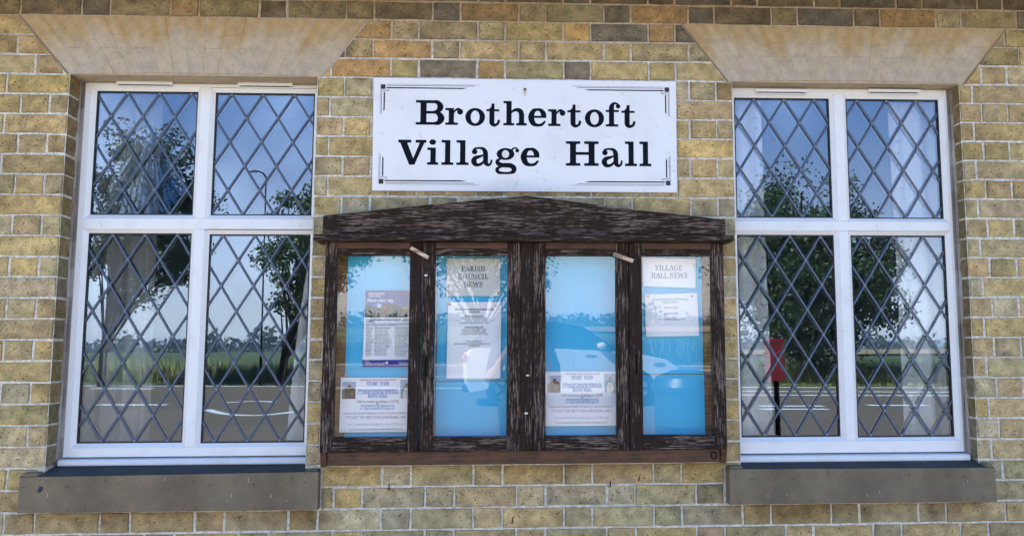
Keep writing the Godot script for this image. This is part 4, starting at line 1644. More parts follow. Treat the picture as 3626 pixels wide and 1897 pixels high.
func have_your_say(Z: float) -> void:
	# print of the photograph at the head of the poster
	var w := 176
	var h := 108
	var im := Image.create(w, h, false, Image.FORMAT_RGB8)
	var f := FastNoiseLite.new()
	f.seed = 5
	f.frequency = 0.05
	for y in h:
		for x in w:
			var n := f.get_noise_2d(x, y)
			var n2 := f.get_noise_2d(x * 3.0, y * 3.0 + 90.0)
			var v := float(y) / h
			var c := Color(0.0, 0.09, 0.42).lerp(Color(0.12, 0.36, 0.74), v * 1.2)
			c = c.lerp(Color(0.62, 0.70, 0.82), clampf((n - 0.1) * 1.6, 0, 0.7) * v)
			if v > 0.55 + 0.05 * sin(x * 0.06) + 0.02 * n2:
				c = Color(0.09, 0.13, 0.06).lerp(Color(0.30, 0.28, 0.10), clampf(0.5 + n2, 0, 1))
			if v > 0.60 and x > 120 and v < 0.68:
				c = Color(0.66, 0.50, 0.20)
			if v > 0.66 and (x > 130 and x < 168 or x > 34 and x < 60):
				c = c.lerp(Color(0.50, 0.22, 0.06), clampf(0.4 + n2, 0, 0.9))
			if v > 0.92 + 0.02 * n2:
				c = Color(0.05, 0.05, 0.06)
			im.set_pixel(x, y, c)
	# three cyclists on the lane and two pylons
	for q in [[46, 48, Color(0.72, 0.76, 0.86), Color(0.05, 0.06, 0.10)], [68, 56, Color(0.62, 0.14, 0.10), Color(0.25, 0.10, 0.08)], [96, 52, Color(0.10, 0.12, 0.13), Color(0.06, 0.18, 0.40)]]:
		im.fill_rect(Rect2i(q[0] - 3, q[1], 6, 6), Color(0.35, 0.22, 0.17))
		im.fill_rect(Rect2i(q[0] - 7, q[1] + 6, 14, 16), q[2])
		im.fill_rect(Rect2i(q[0] - 5, q[1] + 22, 10, 12), q[3])
		im.fill_rect(Rect2i(q[0] - 2, q[1] + 32, 4, 16), Color(0.03, 0.03, 0.03))
	for q in [[136, 20], [163, 16]]:
		for k in 40:
			var ww := int(1 + k * 0.09)
			im.fill_rect(Rect2i(q[0] - ww, q[1] + k, 1, 1), Color(0.13, 0.18, 0.28))
			im.fill_rect(Rect2i(q[0] + ww, q[1] + k, 1, 1), Color(0.13, 0.18, 0.28))
		im.fill_rect(Rect2i(q[0] - 7, q[1] + 6, 15, 1), Color(0.13, 0.18, 0.28))
		im.fill_rect(Rect2i(q[0] - 5, q[1] + 13, 11, 1), Color(0.13, 0.18, 0.28))
	var pm := mat("poster_photo", Color.WHITE, 0.5)
	pm.albedo_texture = ImageTexture.create_from_image(im)
	var t := sheet("poster", "white and blue poster reading Have your say with photo of cyclists", [Vector2(-0.458, 1.716), Vector2(-0.256, 1.716), Vector2(-0.258, 1.429), Vector2(-0.463, 1.4295)], M.paper, Z + 0.001, 0.0006)
	patch(t, "poster_picture", -0.4575, -0.2565, 1.6145, 1.7155, pm, Z + 0.0022)
	patch(t, "poster_band", -0.4625, -0.2585, 1.4295, 1.4555, M.navy_print, Z + 0.0022)
	patch(t, "title_strip", -0.446, -0.386, 1.699, 1.7065, M.ink_white, Z + 0.003)
	line(t, "The Great Grid Upgrade", -0.416, 1.7028, 0.0056, M.navy_print, Z + 0.003, 0.056, "Droid Sans", true)
	line(t, "Grimsby to Walpole", -0.445, 1.6935, 0.0056, M.ink_white, Z + 0.0026, 0.046, "Droid Sans", true, true)
	line(t, "Have your say", -0.450, 1.6785, 0.0135, M.ink_white, Z + 0.0026, 0.096, "Droid Sans", true, true)
	line(t, "National Grid would like to hear your views on our proposed Grimsby", -0.452, 1.6052, 0.0060, M.ink_black, Z + 0.002, 0.182, "Droid Sans", true, true)
	line(t, "to Walpole.", -0.452, 1.5985, 0.0060, M.ink_black, Z + 0.002, 0.028, "Droid Sans", true, true)
	line(t, "We will be holding consultation events from Wednesday 11 June until 11:59pm on 6 August", -0.452, 1.5895, 0.0044, M.ink_grey, Z + 0.002, 0.180, "Droid Sans", false, true)
	line(t, "and you can find out more about the project, give your feedback and talk to the team", -0.452, 1.5845, 0.0044, M.ink_grey, Z + 0.002, 0.120, "Droid Sans", false, true)
	rng.seed = 61
	var words := ["Date", "Time", "Location", "Village Hall, Church Lane", "Thursday 19 June", "Monday 7 July", "2pm to 7pm", "Webinars", "Ask the experts", "The Memorial Hall, Main Road", "Community Centre"]
	for k in 15:
		var y := 1.5745 - k * 0.0072
		line(t, words[k % 3] if k in [2, 12] else words[3 + (k * 3) % 8], -0.452, y, 0.0046, M.ink_grey, Z + 0.002, rng.randf_range(0.018, 0.028), "Droid Sans", k in [0, 2, 11, 12], true)
		line(t, words[(k * 5) % 11], -0.421, y, 0.0046, M.ink_grey, Z + 0.002, rng.randf_range(0.04, 0.066), "Droid Sans", k == 0, true)
		line(t, words[(k * 7 + 3) % 11], -0.345, y, 0.0046, M.ink_grey, Z + 0.002, rng.randf_range(0.03, 0.06), "Droid Sans", k in [0, 4], true)
		if k % 2 == 1:
			patch(t, "ruled_line", -0.452, -0.352, y - 0.0038, y - 0.0034, M.ink_pale, Z + 0.002)
	line(t, "Contact us", -0.453, 1.4495, 0.0044, M.ink_white, Z + 0.0026, 0.016, "Droid Sans", true, true)
	line(t, "nationalgrid.com/grimsby-to-walpole", -0.453, 1.4440, 0.0044, M.ink_white, Z + 0.0026, 0.080, "Droid Sans", false, true)
	line(t, "contact@g-w.nationalgrid.com", -0.453, 1.4390, 0.0044, M.ink_white, Z + 0.0026, 0.072, "Droid Sans", false, true)
	line(t, "nationalgrid", -0.328, 1.4425, 0.0115, M.ink_white, Z + 0.0026, 0.066, "Droid Sans", false, true)
	var b := Mb.new()
	b.lathe(Vector3(-0.372, 1.445, Z + 0.0024), Vector3(0, 0, 1), [Vector2(0.0052, 0.0), Vector2(0.004, 0.0006), Vector2(0.0, 0.0008)], 12)
	part("round_badge", b, M.cream_paper, t, true)


func candidate(x0: float, y1: float, x1: float, y0: float, which: int, Z: float) -> void:
	var side := "left" if which == 1 else "third"
	var t := sheet("poster", "white election poster with small portraits, %s" % ("behind the leftmost door" if which == 1 else "behind the third door from the left"), [Vector2(x0, y1), Vector2(x1, y1 - 0.001), Vector2(x1 - 0.001, y0), Vector2(x0 - 0.001, y0)], M.paper, Z + 0.0015, 0.002, "election posters")
	var z := Z + 0.0036
	var cx := x0 + 0.138
	var R := [
		["A Message from your local Borough Councillor", 0.009, 0.0066, M.ink_purple, 0.135, "Droid Serif", false],
		["STUART   EVANS", 0.0235, 0.0135, M.ink_blue, 0.082, "Droid Serif", true],
		["NOW your Local Conservative Candidate for the", 0.0480, 0.0085, M.ink_blue, 0.146, "Droid Serif", true],
		["L.C.C. Elections, on 1st May 2025, for this division", 0.0575, 0.0085, M.ink_blue, 0.152, "Droid Serif", true],
		["BOSTON  RURAL", 0.0700, 0.0125, M.ink_blue, 0.072, "Droid Serif", true],
		["EASY to contact & willing to LISTEN", 0.0895, 0.0088, M.ink_black, 0.154, "Droid Sans", false],
		["either", 0.0970, 0.0050, M.ink_black, 0.012, "Droid Sans", true],
		["swinesheadlocalco@gmail.com", 0.1045, 0.0085, M.ink_blue, 0.124, "Droid Sans", false],
		["or  stuart.evans@boston.gov.uk", 0.1145, 0.0085, M.ink_blue, 0.126, "Droid Sans", false],
		["CHANGES ARE AHEAD AT NEARLY ALL LEVELS OF LOCAL GOVERNMENT", 0.1325, 0.0070, M.ink_purple, 0.248, "Droid Sans", false],
		["LET'S GET THE BEST FOR OUR RURAL AREA", 0.1475, 0.0095, M.ink_purple, 0.236, "Droid Sans", false],
		["I may be a Conservative Councillor, but I am YOUR Councillor", 0.1725, 0.0080, M.ink_pale, 0.250, "Droid Serif", false],
		["Your other Councillor is Suzanne Welberry  Suzanne.welberry@boston.gov.uk", 0.1905, 0.0052, M.ink_grey, 0.200, "Droid Serif", false]]
	for r in R:
		line(t, r[0], cx if r[4] < 0.16 else x0 + 0.133, y1 - r[1], r[2], r[3], z - 0.0018, r[4], r[5], r[6])
	# the two small portraits, printed
	for s in 2:
		var im := Image.create(48, 76, false, Image.FORMAT_RGB8)
		for y in 76:
			for x in 48:
				im.set_pixel(x, y, Color(0.62, 0.70, 0.80).lerp(Color(0.78, 0.80, 0.82), y / 76.0))
		var coat := Color(0.21, 0.13, 0.09) if s == 0 else Color(0.24, 0.55, 0.66)
		for y in range(14, 76):
			var hw := int(4 + minf((y - 14) * 0.9, 17)) if y > 24 else 6
			var cxp := 26
			im.fill_rect(Rect2i(cxp - hw, y, hw * 2, 1), coat if y > 26 else Color(0.58, 0.40, 0.32))
			if y < 17:
				im.fill_rect(Rect2i(cxp - hw, y, hw * 2, 1), Color(0.16, 0.12, 0.10))
		if s == 0:
			im.fill_rect(Rect2i(20, 19, 12, 3), Color(0.06, 0.06, 0.07))
			im.fill_rect(Rect2i(30, 50, 9, 6), Color(0.62, 0.46, 0.38))
			im.fill_rect(Rect2i(0, 36, 10, 40), Color(0.36, 0.38, 0.36))
		else:
			for y in range(36, 76):
				var hw := int(minf(8 + (y - 36) * 0.4, 15))
				im.fill_rect(Rect2i(26 - hw, y, hw * 2, 1), Color(0.86, 0.84, 0.80))
			im.fill_rect(Rect2i(20, 44, 3, 3), Color(0.08, 0.07, 0.07))
			im.fill_rect(Rect2i(29, 44, 3, 3), Color(0.08, 0.07, 0.07))
			im.fill_rect(Rect2i(24, 51, 4, 3), Color(0.08, 0.07, 0.07))
		var key := "portrait_print_%d" % s
		if not M.has(key):
			var pm := mat(key, Color.WHITE, 0.5)
			pm.albedo_texture = ImageTexture.create_from_image(im)
		if s == 0:
			patch(t, "portrait", x0 + 0.006, x0 + 0.056, y1 - 0.079, y1 - 0.016, M[key], z)
		else:
			patch(t, "portrait", x0 + 0.221, x0 + 0.263, y1 - 0.079, y1 - 0.010, M[key], z)
	if which == 1:
		pin(t, x0 + 0.014, y1 + 0.008, 0.0300, M.brass)


# ------------------------------------------------------------- painted sign
class Glyph:
	var b := Mb.new()
	var ox := 0.0
	var oy := 0.0
	var sx := 1.0
	var sy := 1.0
	var z := 0.0
	var lift := 0.0

	func p3(x: float, y: float) -> Vector3:
		return Vector3(ox + x * sx, oy + y * sy, z + lift)

	func flat(a: Vector2, e: Vector2, c: Vector2) -> void:
		if (e - a).cross(c - a) < 0.0:
			var s := e
			e = c
			c = s
		b.tri3(p3(a.x, a.y), p3(e.x, e.y), p3(c.x, c.y))

	func rect(x0: float, y0: float, x1: float, y1: float) -> void:
		lift += 0.00003
		flat(Vector2(x0, y0), Vector2(x1, y0), Vector2(x1, y1))
		flat(Vector2(x0, y0), Vector2(x1, y1), Vector2(x0, y1))

	# small filled curve where a serif meets its stem
	func bracket(x: float, y: float, dx: float, dy: float) -> void:
		lift += 0.00003
		var prev := Vector2(x + dx, y)
		for k in range(1, 6):
			var a := PI / 2 * k / 5.0
			var q := Vector2(x + dx * (1.0 - sin(a)), y + dy * (1.0 - cos(a)))
			flat(Vector2(x, y), prev, q)
			prev = q

	func poly(pts: Array) -> void:
		lift += 0.00003
		var pv := PackedVector2Array(pts)
		var ids := Geometry2D.triangulate_polygon(pv)
		for k in range(0, ids.size(), 3):
			flat(pv[ids[k]], pv[ids[k + 1]], pv[ids[k + 2]])

	func oval(cx: float, cy: float, rx: float, ry: float) -> void:
		lift += 0.00003
		for k in 28:
			var a := TAU * k / 28
			var c := TAU * (k + 1) / 28
			flat(Vector2(cx, cy), Vector2(cx + cos(a) * rx, cy + sin(a) * ry), Vector2(cx + cos(c) * rx, cy + sin(c) * ry))

	func ring(cx: float, cy: float, rx: float, ry: float, ix: float, iy: float) -> void:
		lift += 0.00003
		for k in 40:
			var a := TAU * k / 40
			var c := TAU * (k + 1) / 40
			var p := Vector2(cx + cos(a) * rx, cy + sin(a) * ry)
			var q := Vector2(cx + cos(c) * rx, cy + sin(c) * ry)
			var u := Vector2(cx + cos(a) * ix, cy + sin(a) * iy)
			var w := Vector2(cx + cos(c) * ix, cy + sin(c) * iy)
			flat(p, q, w)
			flat(p, w, u)

	# pen stroke through points of (x, y, width)
	func stroke(pts: Array) -> void:
		lift += 0.00003
		var fine := []
		var n := pts.size()
		for k in n - 1:
			var p0: Vector3 = pts[maxi(k - 1, 0)]
			var p1: Vector3 = pts[k]
			var p2: Vector3 = pts[k + 1]
			var p3_: Vector3 = pts[mini(k + 2, n - 1)]
			for s in 8:
				fine.append(p1.cubic_interpolate(p2, p0, p3_, s / 8.0))
		fine.append(pts[n - 1])
		var pl := Vector2.ZERO
		var pr := Vector2.ZERO
		for k in fine.size():
			var a: Vector3 = fine[maxi(k - 1, 0)]
			var c: Vector3 = fine[mini(k + 1, fine.size() - 1)]
			var d := Vector2(c.x - a.x, c.y - a.y).normalized()
			var s := Vector2(-d.y, d.x) * maxf(fine[k].z, 0.5) * 0.5
			var o := Vector2(fine[k].x, fine[k].y)
			if k > 0:
				flat(pl, pr, o - s)
				flat(pl, o - s, o + s)
			pl = o + s
			pr = o - s

	func slab(x0: float, x1: float, y0: float, y1: float, s0: float, s1: float) -> void:
		rect(x0, y0, x1, y1)
		var up := y0 < 40.0
		var y := y1 if up else y0
		var dy := 7.0 if up else -7.0
		if s0 - x0 > 4.0:
			bracket(s0, y, -7.0, dy)
		if x1 - s1 > 4.0:
			bracket(s1, y, 7.0, dy)


func v3(a: Array) -> Array:
	var r := []
	for k in range(0, a.size(), 3):
		r.append(Vector3(a[k], a[k + 1], a[k + 2]))
	return r


func draw_glyph(g: Glyph, ch: String) -> float:
	match ch:
		"B":
			g.rect(27, 0, 63, 146)
			g.slab(0, 30, 0, 15, 27, 27)
			g.slab(0, 30, 131, 146, 27, 27)
			g.rect(60, 128, 108, 146)
			g.rect(60, 66, 112, 82)
			g.rect(60, 0, 112, 16)
			g.stroke(v3([104, 137, 18, 128, 133, 25, 144, 107, 36, 130, 82, 26, 104, 74, 16]))
			g.stroke(v3([108, 75, 14, 134, 66, 27, 149, 39, 40, 134, 13, 28, 108, 8, 16]))
			return 169.0
		"r":
			g.rect(20, 0, 51, 101)
			g.slab(0, 75, 0, 14, 20, 51)
			g.slab(0, 24, 87, 101, 20, 24)
			g.stroke(v3([49, 68, 4, 56, 83, 10, 70, 94, 14, 84, 93, 17]))
			g.oval(87, 79, 17.5, 17.5)
			return 104.5
		"o":
			g.ring(59, 48.5, 59, 54, 26.5, 38)
			return 118.0
		"t":
			g.rect(18, 26, 48, 96)
			g.rect(0, 83, 77, 96)
			g.poly([Vector2(31, 130), Vector2(30, 117), Vector2(25, 105), Vector2(14, 96), Vector2(48, 96), Vector2(48, 130)])
			g.stroke(v3([33, 30, 30, 34, 14, 29, 44, 3, 22, 57, 3, 16, 69, 12, 15, 75.5, 33, 14.5]))
			return 83.0
		"h":
			g.rect(18, 0, 49, 146)
			g.slab(0, 65, 0, 14, 18, 49)
			g.slab(0, 22, 132, 146, 18, 22)
			g.rect(93, 0, 124, 70)
			g.slab(77, 140, 0, 14, 93, 124)
			g.stroke(v3([46, 74, 8, 60, 88, 15, 82, 94, 22, 102, 84, 29, 108.5, 64, 31]))
			return 140.0
		"e":
			g.rect(26, 47, 108, 60)
			g.stroke(v3([93, 54, 31, 90, 74, 31, 75, 93, 22, 55, 97, 16, 32, 88, 26, 18, 52, 35, 30, 16, 30, 55, 4, 18, 82, 8, 17, 102, 29, 11]))
			return 110.0
		"f":
			g.rect(19, 0, 50, 116)
			g.slab(0, 75, 0, 14, 19, 50)
			g.rect(0, 87, 79, 100)
			g.stroke(v3([34.5, 100, 31, 36, 120, 29, 46, 137, 18, 61, 140, 12, 75, 133, 12]))
			g.oval(74.5, 122, 13.5, 13.5)
			return 88.0
		"V":
			g.rect(0, 130, 78, 147)
			g.rect(104, 130, 168, 147)
			g.poly([Vector2(11, 132), Vector2(53, 132), Vector2(91, 38), Vector2(129, 132), Vector2(157, 132), Vector2(99, 0), Vector2(67, 0)])
			g.bracket(54, 130, 6, -7)
			g.bracket(154, 130, 7, -5)
			return 168.0
		"i":
			g.rect(19, 0, 51, 102)
			g.slab(0, 66, 0, 15, 19, 51)
			g.slab(0, 23, 87, 102, 19, 23)
			g.oval(31.5, 134, 20, 16)
			return 66.0
		"l":
			g.rect(21, 0, 52, 147)
			g.slab(0, 71, 0, 15, 21, 52)
			g.slab(0, 25, 132, 147, 21, 25)
			return 71.0
		"a":
			g.oval(21, 79, 16.5, 15.5)
			g.stroke(v3([11, 86, 6, 22, 97, 12, 46, 101, 12, 70, 97, 19, 83, 80, 28, 86, 56, 29, 86, 26, 29]))
			g.stroke(v3([76, 60, 9, 50, 51, 17, 26, 42, 25, 17, 25, 33, 25, 7, 27, 44, 1.5, 18, 62, 9, 16, 76, 24, 10]))
			g.stroke(v3([86, 30, 29, 89, 12, 27, 101, 2, 18, 113, 6, 14, 120, 20, 12, 121, 33, 12]))
			return 126.0
		"g":
			g.ring(60, 66, 53, 35.5, 21.5, 23)
			g.oval(130, 87, 11.5, 11.5)
			g.stroke(v3([94, 84, 12, 104, 97, 11, 118, 103, 9, 130, 98, 9]))
			g.stroke(v3([34, 39, 8, 18, 31, 18, 12, 19, 24, 20, 8, 26, 38, 1, 26]))
			g.stroke(v3([30, 0, 26, 60, 0, 27, 90, -2, 28, 110, -16, 30, 107, -36, 26, 85, -45, 15, 50, -46, 14, 22, -43, 18, 11, -30, 22, 16, -17, 18, 34, -12, 8]))
			return 142.0
		"H":
			g.rect(24, 0, 60, 146)
			g.rect(134, 0, 170, 146)
			g.slab(0, 85, 0, 16, 24, 60)
			g.slab(108, 194, 0, 16, 134, 170)
			g.slab(0, 85, 130, 146, 24, 60)
			g.slab(108, 194, 130, 146, 134, 170)
			g.rect(58, 65, 136, 82)
			return 194.0
	return 100.0


func build_sign() -> void:
	var t := thing("village_hall_sign", "large white sign with black lettering Brothertoft Village Hall above the notice board", "sign", Vector3(0.146, 2.102, 0.0))
	var b := Mb.new()
	var z := 0.012
	b.prism(PackedVector2Array([Vector2(-0.446, 2.1025), Vector2(0.743, 2.1010), Vector2(0.745, 2.5495), Vector2(-0.450, 2.5515)]), 0.0045, z, Color.WHITE, 0.0012)
	part("panel", b, M.sign_white, t, true)
	var lines := [
		["B", -0.283, -0.171, 2.3640], ["r", -0.168, -0.099, 2.3640], ["o", -0.090, -0.013, 2.3640], ["t", -0.008, 0.047, 2.3640], ["h", 0.059, 0.151, 2.3640], ["e", 0.156, 0.229, 2.3635], ["r", 0.235, 0.303, 2.3630], ["t", 0.311, 0.367, 2.3630], ["o", 0.380, 0.456, 2.3630], ["f", 0.463, 0.521, 2.3630], ["t", 0.525, 0.582, 2.3630],
		["V", -0.349, -0.240, 2.2050], ["i", -0.236, -0.193, 2.2050], ["l", -0.181, -0.134, 2.2050], ["l", -0.123, -0.075, 2.2050], ["a", -0.066, 0.017, 2.2050], ["g", 0.029, 0.122, 2.2055], ["e", 0.127, 0.202, 2.2050], ["H", 0.305, 0.434, 2.2050], ["a", 0.445, 0.528, 2.2050], ["l", 0.538, 0.585, 2.2050], ["l", 0.595, 0.642, 2.2050]]
	for q in lines:
		var g := Glyph.new()
		g.ox = q[1]
		g.oy = q[3]
		g.z = z + 0.0003
		g.sy = 0.000672
		var probe := Glyph.new()
		var w := draw_glyph(probe, q[0])
		g.sx = (q[2] - q[1]) / w
		draw_glyph(g, q[0])
		part("letter", g.b, M.sign_black, t, true)
	# line ornament and fixing cap in each corner
	for cx in 2:
		for cy in 2:
			var o := Vector2(-0.412 if cx == 0 else 0.7075, 2.5145 if cy == 0 else 2.1385)
			var fx := 1.0 if cx == 0 else -1.0
			var fy := -1.0 if cy == 0 else 1.0
			var m := Mb.new()
			var lift := z + 0.0003
			var bar := func(pts: Array) -> void:
				lift += 0.00004
				var pv := PackedVector2Array()
				for p in pts:
					pv.append(Vector2(o.x + fx * p[0], o.y + fy * p[1]))
				var ids := Geometry2D.triangulate_polygon(pv)
				for k in range(0, ids.size(), 3):
					var a := pv[ids[k]]
					var e := pv[ids[k + 1]]
					var c := pv[ids[k + 2]]
					if (e - a).cross(c - a) < 0.0:
						var s := e
						e = c
						c = s
					m.tri3(Vector3(a.x, a.y, lift), Vector3(e.x, e.y, lift), Vector3(c.x, c.y, lift))
			# heavy bars with pointed ends
			bar.call([[0.013, 0.0015], [0.330, 0.0015], [0.310, 0.0062], [0.013, 0.0062]])
			bar.call([[0.0030, 0.0215], [0.0078, 0.0215], [0.0078, 0.092], [0.0030, 0.099]])
			# middle line
			bar.call([[0.021, -0.0066], [0.362, -0.0066], [0.355, -0.0046], [0.021, -0.0046]])
			bar.call([[0.021, -0.0046], [0.0228, -0.0046], [0.0228, -0.001], [0.021, -0.001]])
			bar.call([[0.021, 0.0088], [0.0228, 0.0088], [0.0228, 0.0180], [0.021, 0.0180]])
			bar.call([[-0.0062, 0.0164], [0.021, 0.0164], [0.021, 0.0180], [-0.0062, 0.0180]])
			bar.call([[-0.0062, 0.0180], [-0.0044, 0.0180], [-0.0044, 0.105], [-0.0062, 0.108]])
			# hairline
			bar.call([[0.016, -0.0112], [0.380, -0.0112], [0.380, -0.0102], [0.016, -0.0102]])
			bar.call([[0.016, -0.0102], [0.0169, -0.0102], [0.0169, -0.002], [0.016, -0.002]])
			bar.call([[0.016, 0.0085], [0.0169, 0.0085], [0.0169, 0.0122], [0.016, 0.0122]])
			bar.call([[-0.0106, 0.0113], [0.016, 0.0113], [0.016, 0.0122], [-0.0106, 0.0122]])
			bar.call([[-0.0106, 0.0122], [-0.0097, 0.0122], [-0.0097, 0.112], [-0.0106, 0.112]])
			part("corner_lines", m, M.sign_black, t, true)
			var c := Mb.new()
			c.box(Vector3(o.x - 0.009, o.y - 0.009, z), Vector3(o.x + 0.009, o.y + 0.009, z + 0.0022), 0.0006)
			part("fixing_cap", c, M.black_rubber, t, true)
			c = Mb.new()
			c.lathe(Vector3(o.x + 0.001, o.y + 0.001, z + 0.0022), Vector3(0, 0, 1), [Vector2(0.0034, 0.0), Vector2(0.002, 0.0012), Vector2(0.0, 0.0014)], 8)
			part("screw", c, M.rust, t, true)
	# the rusting top screw and the stain that has run from it
	b = Mb.new()
	b.lathe(Vector3(0.143, 2.511, z), Vector3(0, 0, 1), [Vector2(0.0052, 0.0), Vector2(0.0045, 0.0012), Vector2(0.0, 0.0016)], 12)
	part("rusty_screw", b, M.rust, t, true)
	b = Mb.new()
	var white := Color(0.80, 0.80, 0.82)
	var tan_ := Color(0.50, 0.27, 0.07)
	for k in 16:
		var a := TAU * k / 16
		var c := TAU * (k + 1) / 16
		var ext := func(an: float) -> Vector2:
			var d := Vector2(cos(an), sin(an))
			return Vector2(d.x * 0.010, d.y * (0.008 if d.y > 0.0 else 0.030))
		var p: Vector2 = ext.call(a)
		var q: Vector2 = ext.call(c)
		var m0 := Vector3(0.143, 2.509, z + 0.0002)
		var ids := [b.vert(m0, Vector3(0, 0, 1), tan_), b.vert(m0 + Vector3(p.x, p.y, 0) * 0.55, Vector3(0, 0, 1), tan_.lerp(white, 0.45)), b.vert(m0 + Vector3(q.x, q.y, 0) * 0.55, Vector3(0, 0, 1), tan_.lerp(white, 0.45)), b.vert(m0 + Vector3(p.x, p.y, 0), Vector3(0, 0, 1), white), b.vert(m0 + Vector3(q.x, q.y, 0), Vector3(0, 0, 1), white)]
		b.tri(ids[0], ids[1], ids[2])
		b.tri(ids[1], ids[3], ids[4])
		b.tri(ids[1], ids[4], ids[2])
	var scuff := Mb.new()
	for k in 46:
		var cl := k % 3
		var cx0: float = [0.722, 0.60, 0.20][cl]
		var cy0: float = [2.20, 2.115, 2.113][cl]
		var sp: Vector2 = [Vector2(0.012, 0.055), Vector2(0.09, 0.007), Vector2(0.06, 0.006)][cl]
		var o := Vector2(cx0 + rng.randfn() * sp.x, cy0 + rng.randfn() * sp.y)
		if o.x > 0.738 or o.y < 2.107:
			continue
		var d := Vector2(rng.randfn(), rng.randfn()).normalized() * rng.randf_range(0.001, 0.005)
		var w := Vector2(-d.y, d.x).normalized() * rng.randf_range(0.0002, 0.0006)
		scuff.quad(Vector3(o.x - d.x - w.x, o.y - d.y - w.y, z + 0.0002), Vector3(o.x + d.x - w.x, o.y + d.y - w.y, z + 0.0002), Vector3(o.x + d.x + w.x, o.y + d.y + w.y, z + 0.0002), Vector3(o.x - d.x + w.x, o.y - d.y + w.y, z + 0.0002))
	part("scuffs", scuff, M.ink_grey, t, true, "stuff")
	var sm := mat("stain", Color.WHITE, 0.4, true)
	part("rust_stain", b, sm, t, true)


func build_nails() -> void:
	for q in [[-0.358, 0.972, 0.999], [0.470, 0.975, 1.000], [0.102, 0.846, 0.871], [0.580, 0.996, 1.016]]:
		var b := Mb.new()
		b.tube([Vector3(q[0], q[1], 0.0), Vector3(q[0] + 0.001, q[1] + 0.006, 0.009), Vector3(q[0] + 0.002, q[2], 0.013)], [0.0022, 0.0024, 0.0016], 6)
		part("rusty_nail", b, M.rust, front, true)


# ------------------------------------------------------------- what the glass reflects
func edge_z(x: float, z0: float) -> float:
	return z0 - 0.155 * x


